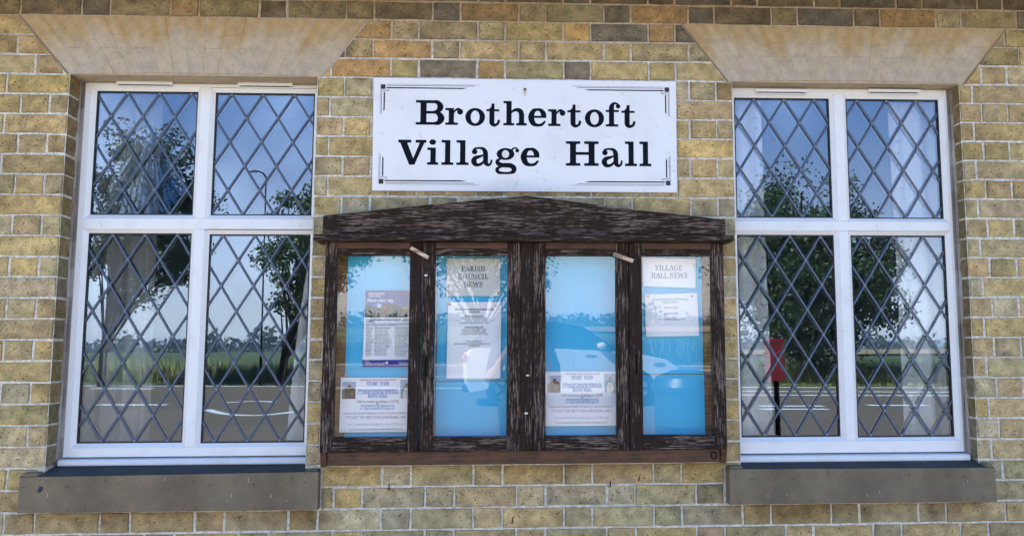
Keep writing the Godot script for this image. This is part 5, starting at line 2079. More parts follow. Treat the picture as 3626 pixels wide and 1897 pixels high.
func build_ground() -> void:
	rng.seed = 400
	var b := Mb.new()
	var n := 26
	var col := Color(0.155, 0.195, 0.085)
	for iy in n:
		for ix in n:
			var f := func(u: float) -> float:
				var s := (u - 0.5) * 2.0
				return signf(s) * (absf(s) * 60.0 + pow(absf(s), 4.0) * 2400.0)
			var x0: float = f.call(float(ix) / n)
			var x1: float = f.call(float(ix + 1) / n)
			var z0: float = f.call(float(iy) / n)
			var z1: float = f.call(float(iy + 1) / n)
			b.quad(Vector3(x0, -0.03, z1), Vector3(x1, -0.03, z1), Vector3(x1, -0.03, z0), Vector3(x0, -0.03, z0), shade(col, rng.randf_range(0.9, 1.1)))
	single("ground", b, M.field_ground, Vector3(0, -0.03, 0), "", "", "", "structure")
	# tarmac of the forecourt and the road
	b = Mb.new()
	var xs := []
	for k in 41:
		xs.append(-60.0 + 3.0 * k)
	for k in 40:
		for j in 10:
			var za0 := lerpf(-12.0, edge_z(xs[k], 28.3), j / 10.0)
			var za1 := lerpf(-12.0, edge_z(xs[k], 28.3), (j + 1) / 10.0)
			var zb0 := lerpf(-12.0, edge_z(xs[k + 1], 28.3), j / 10.0)
			var zb1 := lerpf(-12.0, edge_z(xs[k + 1], 28.3), (j + 1) / 10.0)
			b.quad(Vector3(xs[k], 0, za1), Vector3(xs[k + 1], 0, zb1), Vector3(xs[k + 1], 0, zb0), Vector3(xs[k], 0, za0), shade(Color(0.215, 0.165, 0.125), rng.randf_range(0.92, 1.08)))
	single("road", b, M.tarmac, Vector3.ZERO, "", "", "", "structure")
	# unseen pale concrete, added to bounce warm light onto the hall front
	b = Mb.new()
	for k in 12:
		for j in 4:
			var x0 := -15.0 + 2.5 * k
			b.box(Vector3(x0 + 0.006, -0.05, 0.05 + 2.1 * j), Vector3(x0 + 2.494, 0.012, 2.138 + 2.1 * j), 0.004, shade(Color(0.57, 0.505, 0.42), rng.randf_range(0.92, 1.06)))
	single("bounce_apron", b, M.tarmac, Vector3.ZERO, "", "", "", "structure")
	# painted lines
	var mark := func(x0: float, x1: float, z0: float, slope: float, w: float) -> void:
		var m := Mb.new()
		var s := int(maxf(1.0, (x1 - x0) / 2.0))
		for k in s:
			var xa := lerpf(x0, x1, float(k) / s)
			var xb := lerpf(x0, x1, float(k + 1) / s)
			m.quad(Vector3(xa, 0.005, z0 + slope * xa + w), Vector3(xb, 0.005, z0 + slope * xb + w), Vector3(xb, 0.005, z0 + slope * xb), Vector3(xa, 0.005, z0 + slope * xa))
		single("road_marking", m, M.road_paint, Vector3((x0 + x1) / 2, 0, z0), "", "", "", "structure")
	mark.call(-40.0, 40.0, 27.3, -0.155, 0.45)
	mark.call(-14.7, -12.2, 25.0, -0.165, 0.55)
	mark.call(-50.0, -16.0, 25.0, -0.165, 0.55)
	mark.call(6.0, 40.0, 24.9, -0.19, 0.42)
	mark.call(6.0, 40.0, 22.6, -0.17, 0.42)
	mark.call(-10.25, -8.33, 17.6, -0.09, 0.42)
	mark.call(7.1, 8.7, 17.2, -0.085, 0.34)
	mark.call(6.78, 8.37, 16.25, -0.09, 0.34)
	mark.call(9.93, 11.39, 17.6, -0.10, 0.40)
	mark.call(-4.0, 2.0, 16.6, -0.09, 0.24)
	mark.call(-1.5, 3.6, 20.9, -0.10, 0.24)
	# curved marking round the mouth of the bay
	for q in [[-7.05, 19.2, -6.3, 20.3, -5.7, 19.3, 0.24], [-6.7, 16.8, -5.0, 13.6, -4.4, 15.9, 0.24]]:
		var m := Mb.new()
		var last := Vector2.ZERO
		for k in 17:
			var u := k / 16.0
			var p := Vector2(q[0], q[1]) * (1 - u) * (1 - u) + Vector2(q[2], q[3]) * 2.0 * u * (1 - u) + Vector2(q[4], q[5]) * u * u
			if k > 0:
				var d := (p - last).normalized()
				var s: Vector2 = Vector2(-d.y, d.x) * q[6] * 0.5
				m.quad(Vector3(last.x - s.x, 0.005, last.y - s.y), Vector3(last.x + s.x, 0.005, last.y + s.y), Vector3(p.x + s.x, 0.005, p.y + s.y), Vector3(p.x - s.x, 0.005, p.y - s.y))
			last = p
		single("road_marking", m, M.road_paint, Vector3(q[0], 0, q[1]), "", "", "", "structure")
	# verge, rising a little towards the field
	b = Mb.new()
	for k in 40:
		for j in 3:
			var hh := [0.02, 0.10, 0.16, 0.05]
			var d := [0.0, 1.2, 4.0, 9.0]
			b.quad(Vector3(xs[k], hh[j + 1], edge_z(xs[k], 28.3) + d[j + 1]), Vector3(xs[k + 1], hh[j + 1], edge_z(xs[k + 1], 28.3) + d[j + 1]), Vector3(xs[k + 1], hh[j], edge_z(xs[k + 1], 28.3) + d[j]), Vector3(xs[k], hh[j], edge_z(xs[k], 28.3) + d[j]), shade(Color(0.27, 0.30, 0.10), rng.randf_range(0.8, 1.2)))
	single("verge", b, M.field_ground, Vector3(0, 0, 30), "", "", "", "structure")
	# ripe corn beyond the green crop on the right
	b = Mb.new()
	for k in 12:
		var xa := 20.0 + 30.0 * k
		b.quad(Vector3(xa, 0.3, 310.0), Vector3(xa + 30.0, 0.3, 310.0), Vector3(xa + 30.0, 0.3, 120.0), Vector3(xa, 0.3, 120.0), shade(Color(0.50, 0.37, 0.19), rng.randf_range(0.95, 1.05)))
	single("cornfield", b, M.field_ground, Vector3(150, 0, 200), "", "", "", "structure")
	# tall grass on the verge
	var blade := Mb.new()
	for k in 9:
		var a := TAU * k / 9.0 + rng.randf()
		var d := Vector3(cos(a), 0, sin(a))
		var s := Vector3(-d.z, 0, d.x) * 0.012
		var h := rng.randf_range(0.55, 1.0)
		var o := d * rng.randf_range(0.0, 0.12)
		var tip := o + d * rng.randf_range(0.08, 0.25) + Vector3(0, h, 0)
		var mid := o.lerp(tip, 0.5) + Vector3(0, 0.08, 0) - d * 0.03
		var c0 := Color(0.42, 0.46, 0.14)
		var c1 := Color(0.78, 0.70, 0.36)
		for side in 2:
			var sg := 1.0 if side == 0 else -1.0
			var id := [blade.vert(o - s, d * sg + Vector3.UP, c0), blade.vert(o + s, d * sg + Vector3.UP, c0), blade.vert(mid + s, d * sg + Vector3.UP, c0), blade.vert(mid - s, d * sg + Vector3.UP, c0), blade.vert(tip, d * sg + Vector3.UP, c1)]
			if side == 0:
				blade.tri(id[0], id[1], id[2])
				blade.tri(id[0], id[2], id[3])
				blade.tri(id[3], id[2], id[4])
	var mm := MultiMesh.new()
	mm.transform_format = MultiMesh.TRANSFORM_3D
	mm.mesh = mesh_of(blade, Vector3.ZERO)
	var N := 5200
	mm.instance_count = N
	for k in N:
		var x := rng.randf_range(-24.0, 24.0)
		var d := 0.1 + pow(rng.randf(), 1.3) * 6.5
		var s := rng.randf_range(0.5, 1.15) * (0.55 if d < 0.7 else 1.0)
		mm.set_instance_transform(k, Transform3D(Basis(Vector3.UP, rng.randf() * TAU).scaled(Vector3(s, s, s)), Vector3(x, 0.04, edge_z(x, 28.3) + d)))
	var mi := MultiMeshInstance3D.new()
	mi.name = "tall_grass"
	mi.multimesh = mm
	mi.material_override = M.leaves
	mi.set_meta("kind", "stuff")
	mi.set_meta("label", "tall seeding grass along the verge across the road")
	mi.set_meta("category", "grass")
	add_child(mi, true)


func leaf(b: Mb, o: Vector3, size: float, col: Color) -> void:
	var d := Vector3(rng.randfn(), rng.randfn() - 0.3, rng.randfn()).normalized()
	var s := d.cross(Vector3(rng.randfn(), rng.randfn(), rng.randfn())).normalized() * size * 0.30
	var nn := d.cross(s).normalized()
	if nn.y < 0.0:
		nn = -nn
		s = -s
	var q := [b.vert(o, nn, col), b.vert(o + d * size * 0.5 - s, nn, col), b.vert(o + d * size, nn, col), b.vert(o + d * size * 0.5 + s, nn, col)]
	b.tri(q[0], q[1], q[2])
	b.tri(q[0], q[2], q[3])


# a tree: tapered trunk and limbs, leaves in clumps round the ends of the twigs
func tree(label: String, at: Vector3, h: float, trunk_h: float, crown_r: Vector3, shift: Vector3, clumps: int, leaves: int, leaf_size: float, col: Color, bark: Color, seed_: int, trunk_r := 0.16) -> void:
	rng.seed = seed_
	var t := thing("tree", label, "tree", at, "trees on the verge across the road")
	var wood := Mb.new()
	var crown := Mb.new()
	var cc := at + Vector3(0, trunk_h + crown_r.y, 0) + shift
	var top := Vector3(at.x + shift.x * 0.6, at.y + h * 0.86, at.z + shift.z * 0.6)
	var pts := []
	var rad := []
	for k in 7:
		var u := k / 6.0
		pts.append(at.lerp(top, u) + Vector3(0.22 * sin(u * 5.0 + seed_), 0, 0.16 * sin(u * 4.0 + seed_ * 2.0)) * minf(u * 3.0, 1.0))
		rad.append(lerpf(trunk_r, 0.03, pow(u, 0.8)))
	wood.tube(pts, rad, 8, bark)
	for k in clumps:
		var d := Vector3(rng.randfn(), rng.randfn(), rng.randfn()).normalized() * pow(rng.randf(), 0.42)
		var c := cc + d * crown_r * rng.randf_range(0.85, 1.05)
		var low := clampf((c.y - at.y) / h - 0.30, 0.12, 0.80)
		var from: Vector3 = pts[int(low * 6.0)].lerp(pts[mini(int(low * 6.0) + 1, 6)], fmod(low * 6.0, 1.0))
		if k % 2 == 0:
			var midp := from.lerp(c, 0.5) + Vector3(0, 0.12 * from.distance_to(c), 0)
			wood.tube([from, midp, c], [0.06, 0.035, 0.012], 5, bark, false)
		var cl := rng.randf_range(0.42, 0.95) * (crown_r.x / 3.0 + 0.35)
		var tone := rng.randf_range(0.72, 1.25)
		for j in leaves:
			var e := Vector3(rng.randfn(), rng.randfn(), rng.randfn()).normalized() * pow(rng.randf(), 0.6) * Vector3(1.0, 0.72, 1.0) * cl * 0.95
			leaf(crown, c + e, leaf_size * rng.randf_range(0.7, 1.3), shade(col, tone * rng.randf_range(0.8, 1.2)))
	part("trunk", wood, M.bark, t)
	part("crown", crown, M.leaves, t)


func build_trees() -> void:
	var g := Color(0.042, 0.074, 0.018)
	tree("tall open ash tree with a pale leaning trunk, leftmost on the verge", Vector3(-15.2, 0, 29.6), 11.2, 2.9, Vector3(2.5, 3.9, 2.2), Vector3(1.7, 0, -0.6), 125, 230, 0.16, g, Color(0.34, 0.30, 0.25), 501)
	tree("young tree with a straight bare trunk beside the lamp post on the verge", Vector3(-7.9, 0, 29.0), 8.9, 2.1, Vector3(2.2, 3.2, 2.0), Vector3(1.5, 0, -0.3), 74, 230, 0.16, shade(g, 1.1), Color(0.17, 0.14, 0.11), 502, 0.19)
	tree("spreading tree on the verge behind the parked white car", Vector3(0.0, 0, 28.6), 9.6, 2.2, Vector3(3.4, 3.6, 2.4), Vector3(0, 0, 0), 90, 190, 0.16, shade(g, 1.05), Color(0.18, 0.15, 0.12), 503, 0.2)
	tree("broad dense dark tree on the verge, bushy almost to the ground", Vector3(13.2, 0, 28.0), 9.0, 0.7, Vector3(3.7, 3.8, 2.6), Vector3(0, 0, 0), 200, 250, 0.16, shade(g, 0.92), Color(0.15, 0.12, 0.10), 504, 0.24)
	# hedge and far trees on the skyline
	rng.seed = 510
	var b := Mb.new()
	for k in 170:
		var x := -430.0 + 5.2 * k + rng.randf_range(-3, 3)
		var big := rng.randf() < 0.16
		var h := rng.randf_range(4.0, 7.0) if not big else rng.randf_range(8.0, 12.0)
		var o := Vector3(x, h * 0.40, 320.0 + 20.0 * sin(x * 0.02))
		for j in 70 if not big else 130:
			var d := Vector3(rng.randfn(), rng.randfn(), rng.randfn()).normalized() * pow(rng.randf(), 0.4)
			leaf(b, o + d * Vector3(4.6, h * 0.60, 3.0), 2.2, shade(Color(0.040, 0.062, 0.020), rng.randf_range(0.7, 1.3)))
	single("distant_hedgerow", b, M.leaves, Vector3(0, 0, 320), "dark hedgerow with scattered trees along the far side of the fields", "hedgerow", "", "stuff")


func build_street_things() -> void:
	# slim lighting column on the verge
	var t := thing("street_lamp", "slim grey street lamp column on the verge beside the young tree", "street lamp", Vector3(-8.75, 0, 29.2))
	var b := Mb.new()
	b.tube([Vector3(-8.75, 0, 29.2), Vector3(-8.75, 1.2, 29.2), Vector3(-8.75, 1.25, 29.2), Vector3(-8.75, 8.55, 29.2)], [0.06, 0.06, 0.035, 0.026], 10)
	var gm := mat("galvanised", lin(0.32, 0.33, 0.34), 0.5)
	gm.metallic = 0.6
	part("column", b, gm, t)
	b = Mb.new()
	b.tube([Vector3(-8.75, 8.5, 29.2), Vector3(-8.85, 8.66, 29.1), Vector3(-9.0, 8.70, 28.98)], [0.04, 0.035, 0.03], 8)
	part("bracket_arm", b, gm, t)
	b = Mb.new()
	b.ellipsoid(Vector3(-9.2, 8.69, 28.86), Vector3(0.24, 0.06, 0.11), 6, 10)
	part("lantern", b, gm, t)
	# pillar box on a post
	t = thing("post_box", "small red post box on a black post at the edge of the forecourt", "post box", Vector3(3.61, 0, 6.42))
	var red := mat("post_red", lin(0.20, 0.009, 0.011), 0.32)
	b = Mb.new()
	var prof := PackedVector2Array()
	for k in 9:
		var a := PI * k / 8.0
		prof.append(Vector2(3.61 + cos(a) * 0.088, 1.555 + sin(a) * 0.035))
	prof.append(Vector2(3.522, 1.085))
	prof.append(Vector2(3.698, 1.085))
	b.prism(prof, 6.34, 6.50, Color.WHITE, 0.008)
	var bx := part("box_body", b, red, t)
	b = Mb.new()
	b.prism(PackedVector2Array([Vector2(3.514, 1.548), Vector2(3.706, 1.548), Vector2(3.706, 1.570), Vector2(3.695, 1.588), Vector2(3.67, 1.598), Vector2(3.55, 1.598), Vector2(3.525, 1.588), Vector2(3.514, 1.570)]), 6.33, 6.515, Color.WHITE, 0.006)
	part("hood", b, red, t)
	b = Mb.new()
	b.box(Vector3(3.535, 1.49, 6.498), Vector3(3.685, 1.515, 6.512), 0.003)
	part("letter_slot", b, M.black_rubber, t)
	b = Mb.new()
	b.box(Vector3(3.53, 1.12, 6.496), Vector3(3.69, 1.44, 6.506), 0.003)
	part("box_door", b, red, t)
	b = Mb.new()
	b.box(Vector3(3.54, 1.30, 6.506), Vector3(3.63, 1.41, 6.5085))
	part("collection_plate", b, M.ink_white, t)
	b = Mb.new()
	b.tube([Vector3(3.62, 0, 6.42), Vector3(3.62, 1.09, 6.42)], [0.032, 0.032], 12)
	part("post", b, M.black_rubber, t)
	# litter bin
	t = thing("litter_bin", "dark round litter bin with a ribbed drum standing on the forecourt", "litter bin", Vector3(1.95, 0, 4.6))
	b = Mb.new()
	b.lathe(Vector3(1.95, 0, 4.6), Vector3.UP, [Vector2(0.0, 0.02), Vector2(0.25, 0.02), Vector2(0.27, 0.06), Vector2(0.29, 0.30), Vector2(0.30, 0.32), Vector2(0.295, 0.34), Vector2(0.30, 0.62), Vector2(0.31, 0.64), Vector2(0.305, 0.66), Vector2(0.305, 0.95)], 24)
	var bm := mat("bin_plastic", lin(0.018, 0.022, 0.024), 0.4)
	part("drum", b, bm, t)
	b = Mb.new()
	b.lathe(Vector3(1.95, 0, 4.6), Vector3.UP, [Vector2(0.305, 0.95), Vector2(0.33, 0.96), Vector2(0.33, 1.00), Vector2(0.29, 1.08), Vector2(0.15, 1.14), Vector2(0.0, 1.15)], 24)
	part("lid", b, bm, t)


func scaled(poly: Array, f: float, c: Vector2) -> PackedVector2Array:
	var r := PackedVector2Array()
	for p in poly:
		r.append(c + (p - c) * f)
	return r


func build_car() -> void:
	var O := Vector3(-0.31, 0, 12.30)
	var t := thing("parked_car", "white parked compact car standing side-on on the forecourt behind the photographer", "car", O + Vector3(2.1, 0, 0.87))
	var paint := mat("car_paint", lin(0.74, 0.74, 0.74), 0.3)
	paint.clearcoat_enabled = true
	paint.clearcoat = 1.0
	paint.clearcoat_roughness = 0.05
	var tint := mat("car_glass", lin(0.012, 0.014, 0.016), 0.05)
	var trim := mat("car_trim", lin(0.02, 0.02, 0.022), 0.5)
	var arc := func(cx: float, out: Array) -> void:
		for k in 9:
			var a := PI * (1.0 - k / 8.0)
			out.append(Vector2(cx - cos(PI - a) * 0.0 + cos(a) * 0.37, 0.34 + sin(a) * 0.37))
	# lower body, run round anticlockwise from the rear sill
	var body := [Vector2(0.12, 0.28)]
	arc.call(0.80, body)
	body.append(Vector2(1.30, 0.25))
	body.append(Vector2(2.85, 0.25))
	arc.call(3.38, body)
	body.append_array([Vector2(4.02, 0.27), Vector2(4.20, 0.34), Vector2(4.24, 0.55), Vector2(4.17, 0.74), Vector2(3.95, 0.88), Vector2(3.45, 0.99), Vector2(2.95, 1.05), Vector2(2.0, 1.10), Vector2(0.9, 1.13), Vector2(0.16, 1.12), Vector2(0.05, 1.03), Vector2(0.0, 0.78), Vector2(0.02, 0.45)])
	var c := Vector2(2.12, 0.70)
	var st := [[0.0, 0.972], [0.035, 0.992], [0.11, 1.0], [1.63, 1.0], [1.705, 0.992], [1.74, 0.972]]
	var b := Mb.new()
	var prev := PackedVector2Array()
	for k in st.size():
		var now := scaled(body, st[k][1], c)
		if k > 0:
			for j in now.size():
				var j2 := (j + 1) % now.size()
				var z0: float = O.z + st[k - 1][0]
				var z1: float = O.z + st[k][0]
				b.quad(Vector3(O.x + now[j2].x, now[j2].y, z1), Vector3(O.x + now[j].x, now[j].y, z1), Vector3(O.x + prev[j].x, prev[j].y, z0), Vector3(O.x + prev[j2].x, prev[j2].y, z0))
		prev = now
	for e in 2:
		var pv := scaled(body, st[0][1], c)
		var z: float = O.z + (0.0 if e == 0 else 1.74)
		var ids := Geometry2D.triangulate_polygon(pv)
		for k in range(0, ids.size(), 3):
			var p := [pv[ids[k]], pv[ids[k + 1]], pv[ids[k + 2]]]
			var ccw: bool = (p[1] - p[0]).cross(p[2] - p[0]) > 0.0
			if ccw == (e == 0):
				p.reverse()
			b.tri3(Vector3(O.x + p[0].x, p[0].y, z), Vector3(O.x + p[1].x, p[1].y, z), Vector3(O.x + p[2].x, p[2].y, z))
	var shell := part("body", b, paint, t)
	# glasshouse narrowing to the roof
	var gh := [Vector2(0.16, 1.10), Vector2(0.40, 1.42), Vector2(0.78, 1.57), Vector2(1.75, 1.60), Vector2(2.30, 1.52), Vector2(2.98, 1.04)]
	var zz := func(p: Vector2, s: float, f: float) -> Vector3:
		var half := lerpf(0.80, 0.60, clampf((p.y - 1.05) / 0.55, 0.0, 1.0)) * f
		return Vector3(O.x + p.x, p.y, O.z + 0.87 + s * half)
	b = Mb.new()
	for k in gh.size() - 1:
		b.quad(zz.call(gh[k], -1.0, 1.0), zz.call(gh[k], 1.0, 1.0), zz.call(gh[k + 1], 1.0, 1.0), zz.call(gh[k + 1], -1.0, 1.0))
	for k in range(1, gh.size() - 1):
		b.tri3(zz.call(gh[0], -1.0, 1.0), zz.call(gh[k], -1.0, 1.0), zz.call(gh[k + 1], -1.0, 1.0))
		b.tri3(zz.call(gh[0], 1.0, 1.0), zz.call(gh[k + 1], 1.0, 1.0), zz.call(gh[k], 1.0, 1.0))
	part("windows", b, tint, t)
	b = Mb.new()
	for k in [1, 2, 3]:
		var up := Vector3(0, 0.012, 0)
		b.quad(zz.call(gh[k], -1.0, 1.02) + up, zz.call(gh[k], 1.0, 1.02) + up, zz.call(gh[k + 1], 1.0, 1.02) + up, zz.call(gh[k + 1], -1.0, 1.02) + up)
	part("roof", b, paint, t)
	for s in [-1.0, 1.0]:
		for q in [[gh[0], gh[1], 0.16], [Vector2(1.55, 1.09), Vector2(1.50, 1.60), 0.07], [gh[5], gh[4], 0.07], [gh[1], gh[2], 0.06], [gh[2], gh[3], 0.05], [gh[3], gh[4], 0.05]]:
			b = Mb.new()
			b.tube([zz.call(q[0], s, 1.0), zz.call(q[1], s, 1.0)], [q[2] * 0.5, q[2] * 0.4], 6)
			part("pillar", b, paint, t)
	for q in [[0.80, 0.10], [0.80, 1.64], [3.38, 0.10], [3.38, 1.64]]:
		var w := Vector3(O.x + q[0], 0.33, O.z + q[1])
		b = Mb.new()
		b.lathe(w + Vector3(0, 0, -0.10), Vector3(0, 0, 1), [Vector2(0.22, 0.0), Vector2(0.31, 0.0), Vector2(0.33, 0.03), Vector2(0.33, 0.17), Vector2(0.31, 0.20), Vector2(0.22, 0.20)], 24)
		var tyre := part("wheel", b, M.black_rubber, t)
		b = Mb.new()
		for k in 5:
			var a := TAU * k / 5.0
			b.tube([w + Vector3(0, 0, -0.07 if q[1] < 1.0 else 0.07), w + Vector3(cos(a) * 0.22, sin(a) * 0.22, -0.085 if q[1] < 1.0 else 0.085)], [0.035, 0.028], 6)
		b.lathe(w + Vector3(0, 0, -0.08), Vector3(0, 0, 1), [Vector2(0.23, 0.0), Vector2(0.235, 0.08), Vector2(0.23, 0.16), Vector2(0.20, 0.08), Vector2(0.0, 0.08)], 20)
		part("rim", b, M.steel, tyre)
		b = Mb.new()
		b.lathe(w + Vector3(0, 0, -0.06), Vector3(0, 0, 1), [Vector2(0.0, -0.02), Vector2(0.36, -0.02), Vector2(0.36, 0.2), Vector2(0.0, 0.2)], 20)
		if q[1] < 1.0:
			b = Mb.new()
			b.lathe(w + Vector3(0, 0, 0.12), Vector3(0, 0, 1), [Vector2(0.0, 0.0), Vector2(0.37, 0.0), Vector2(0.37, 0.02), Vector2(0.0, 0.02)], 20)
			part("wheel_arch", b, trim, t)
	for q in [[3.80, 0.79, "headlight", M.steel], [0.05, 0.92, "tail_light", mat("tail_red", lin(0.30, 0.012, 0.012), 0.2)]]:
		for s in [0.05, 1.69]:
			b = Mb.new()
			b.ellipsoid(Vector3(O.x + q[0], q[1], O.z + s), Vector3(0.24 if q[2] == "headlight" else 0.10, 0.075, 0.065), 6, 10)
			part(q[2], b, q[3], t)
	for x in [1.30, 2.36]:
		b = Mb.new()
		b.box(Vector3(O.x + x, 0.965, O.z - 0.022), Vector3(O.x + x + 0.19, 0.995, O.z + 0.005), 0.006)
		part("door_handle", b, M.steel, t)
	for x in [1.18, 2.12, 2.98]:
		b = Mb.new()
		b.box(Vector3(O.x + x, 0.34, O.z - 0.0015), Vector3(O.x + x + 0.006, 1.06, O.z + 0.004))
		part("door_gap", b, trim, t)
	for s in [-0.10, 1.76]:
		b = Mb.new()
		b.ellipsoid(Vector3(O.x + 2.66, 1.16, O.z + s + 0.04), Vector3(0.10, 0.075, 0.12), 6, 10)
		part("wing_mirror", b, paint, t)
	for x in [0.0, 4.14]:
		b = Mb.new()
		b.box(Vector3(O.x + x - 0.02, 0.28, O.z + 0.14), Vector3(O.x + x + 0.12, 0.42, O.z + 1.6), 0.03)
		part("bumper", b, trim, t)
	for x in [0.06, 4.17]:
		b = Mb.new()
		b.box(Vector3(O.x + x - 0.07, 0.50, O.z + 0.61), Vector3(O.x + x + 0.02 if x < 1.0 else O.x + x + 0.08, 0.61, O.z + 1.13), 0.004)
		part("number_plate", b, M.ink_white, t)


# ------------------------------------------------------------- the photographer
# joints joined by tapered capsules, blended into one field and meshed as surface nets
func nets(bones: Array, cell: float, blend: float, col: Color) -> Mb:
	var lo := Vector3.INF
	var hi := -Vector3.INF
	for q in bones:
		var r: float = maxf(q[2], q[3]) + 2.0 * cell + blend
		lo = lo.min(q[0].min(q[1]) - Vector3.ONE * r)
		hi = hi.max(q[0].max(q[1]) + Vector3.ONE * r)
	var nx := int((hi.x - lo.x) / cell) + 2
	var ny := int((hi.y - lo.y) / cell) + 2
	var nz := int((hi.z - lo.z) / cell) + 2
	var f := PackedFloat32Array()
	f.resize(nx * ny * nz)
	f.fill(1.0)
	for q in bones:
		var a: Vector3 = q[0]
		var d: Vector3 = q[1] - q[0]
		var ra: float = q[2]
		var rb: float = q[3]
		var sq: float = q[4] if q.size() > 4 else 1.0     # flattened front to back
		var ll := maxf(d.length_squared(), 1e-9)
		var r := maxf(ra, rb) + 2.0 * cell + blend
		var l0: Vector3 = ((q[0].min(q[1]) - Vector3.ONE * r - lo) / cell).floor()
		var h0: Vector3 = ((q[0].max(q[1]) + Vector3.ONE * r - lo) / cell).ceil()
		for iz in range(maxi(int(l0.z), 0), mini(int(h0.z), nz - 1) + 1):
			for iy in range(maxi(int(l0.y), 0), mini(int(h0.y), ny - 1) + 1):
				for ix in range(maxi(int(l0.x), 0), mini(int(h0.x), nx - 1) + 1):
					var p := lo + Vector3(ix, iy, iz) * cell
					var t := clampf((p - a).dot(d) / ll, 0.0, 1.0)
					var e := p - a - d * t
					e.z *= sq
					var dist := e.length() - lerpf(ra, rb, t)
					var id := (iz * ny + iy) * nx + ix
					var old := f[id]
					var h := maxf(blend - absf(old - dist), 0.0) / blend
					f[id] = minf(old, dist) - h * h * blend * 0.25
	var b := Mb.new()
	var where := {}
	var sy := nx
	var sz := nx * ny
	for iz in nz - 1:
		for iy in ny - 1:
			for ix in nx - 1:
				var id := iz * sz + iy * sy + ix
				var inside := 0
				var v := [f[id], f[id + 1], f[id + sy], f[id + sy + 1], f[id + sz], f[id + sz + 1], f[id + sz + sy], f[id + sz + sy + 1]]
				for k in 8:
					if v[k] < 0.0:
						inside += 1
				if inside == 0 or inside == 8:
					continue
				var s := Vector3.ZERO
				var cnt := 0
				for e in [[0, 1], [2, 3], [4, 5], [6, 7], [0, 2], [1, 3], [4, 6], [5, 7], [0, 4], [1, 5], [2, 6], [3, 7]]:
					var va: float = v[e[0]]
					var vb: float = v[e[1]]
					if (va < 0.0) != (vb < 0.0):
						var t := va / (va - vb)
						var pa := Vector3(e[0] & 1, (e[0] >> 1) & 1, e[0] >> 2)
						var pb := Vector3(e[1] & 1, (e[1] >> 1) & 1, e[1] >> 2)
						s += pa.lerp(pb, t)
						cnt += 1
				var g := Vector3(v[1] + v[3] + v[5] + v[7] - v[0] - v[2] - v[4] - v[6], v[2] + v[3] + v[6] + v[7] - v[0] - v[1] - v[4] - v[5], v[4] + v[5] + v[6] + v[7] - v[0] - v[1] - v[2] - v[3])
				where[id] = b.vert(lo + (Vector3(ix, iy, iz) + s / cnt) * cell, g.normalized(), col)
	for iz in range(1, nz - 1):
		for iy in range(1, ny - 1):
			for ix in range(1, nx - 1):
				var id := iz * sz + iy * sy + ix
				var here := f[id] < 0.0
				for ax in 3:
					var st: int = [1, sy, sz][ax]
					if here == (f[id + st] < 0.0):
						continue
					var u: int = [sy, sz, 1][ax]
					var w: int = [sz, 1, sy][ax]
					var q := [where.get(id - u - w, -1), where.get(id - w, -1), where.get(id, -1), where.get(id - u, -1)]
					if q.has(-1):
						continue
					if here:
						b.tri(q[0], q[1], q[2])
						b.tri(q[0], q[2], q[3])
					else:
						b.tri(q[0], q[2], q[1])
						b.tri(q[0], q[3], q[2])
	return b


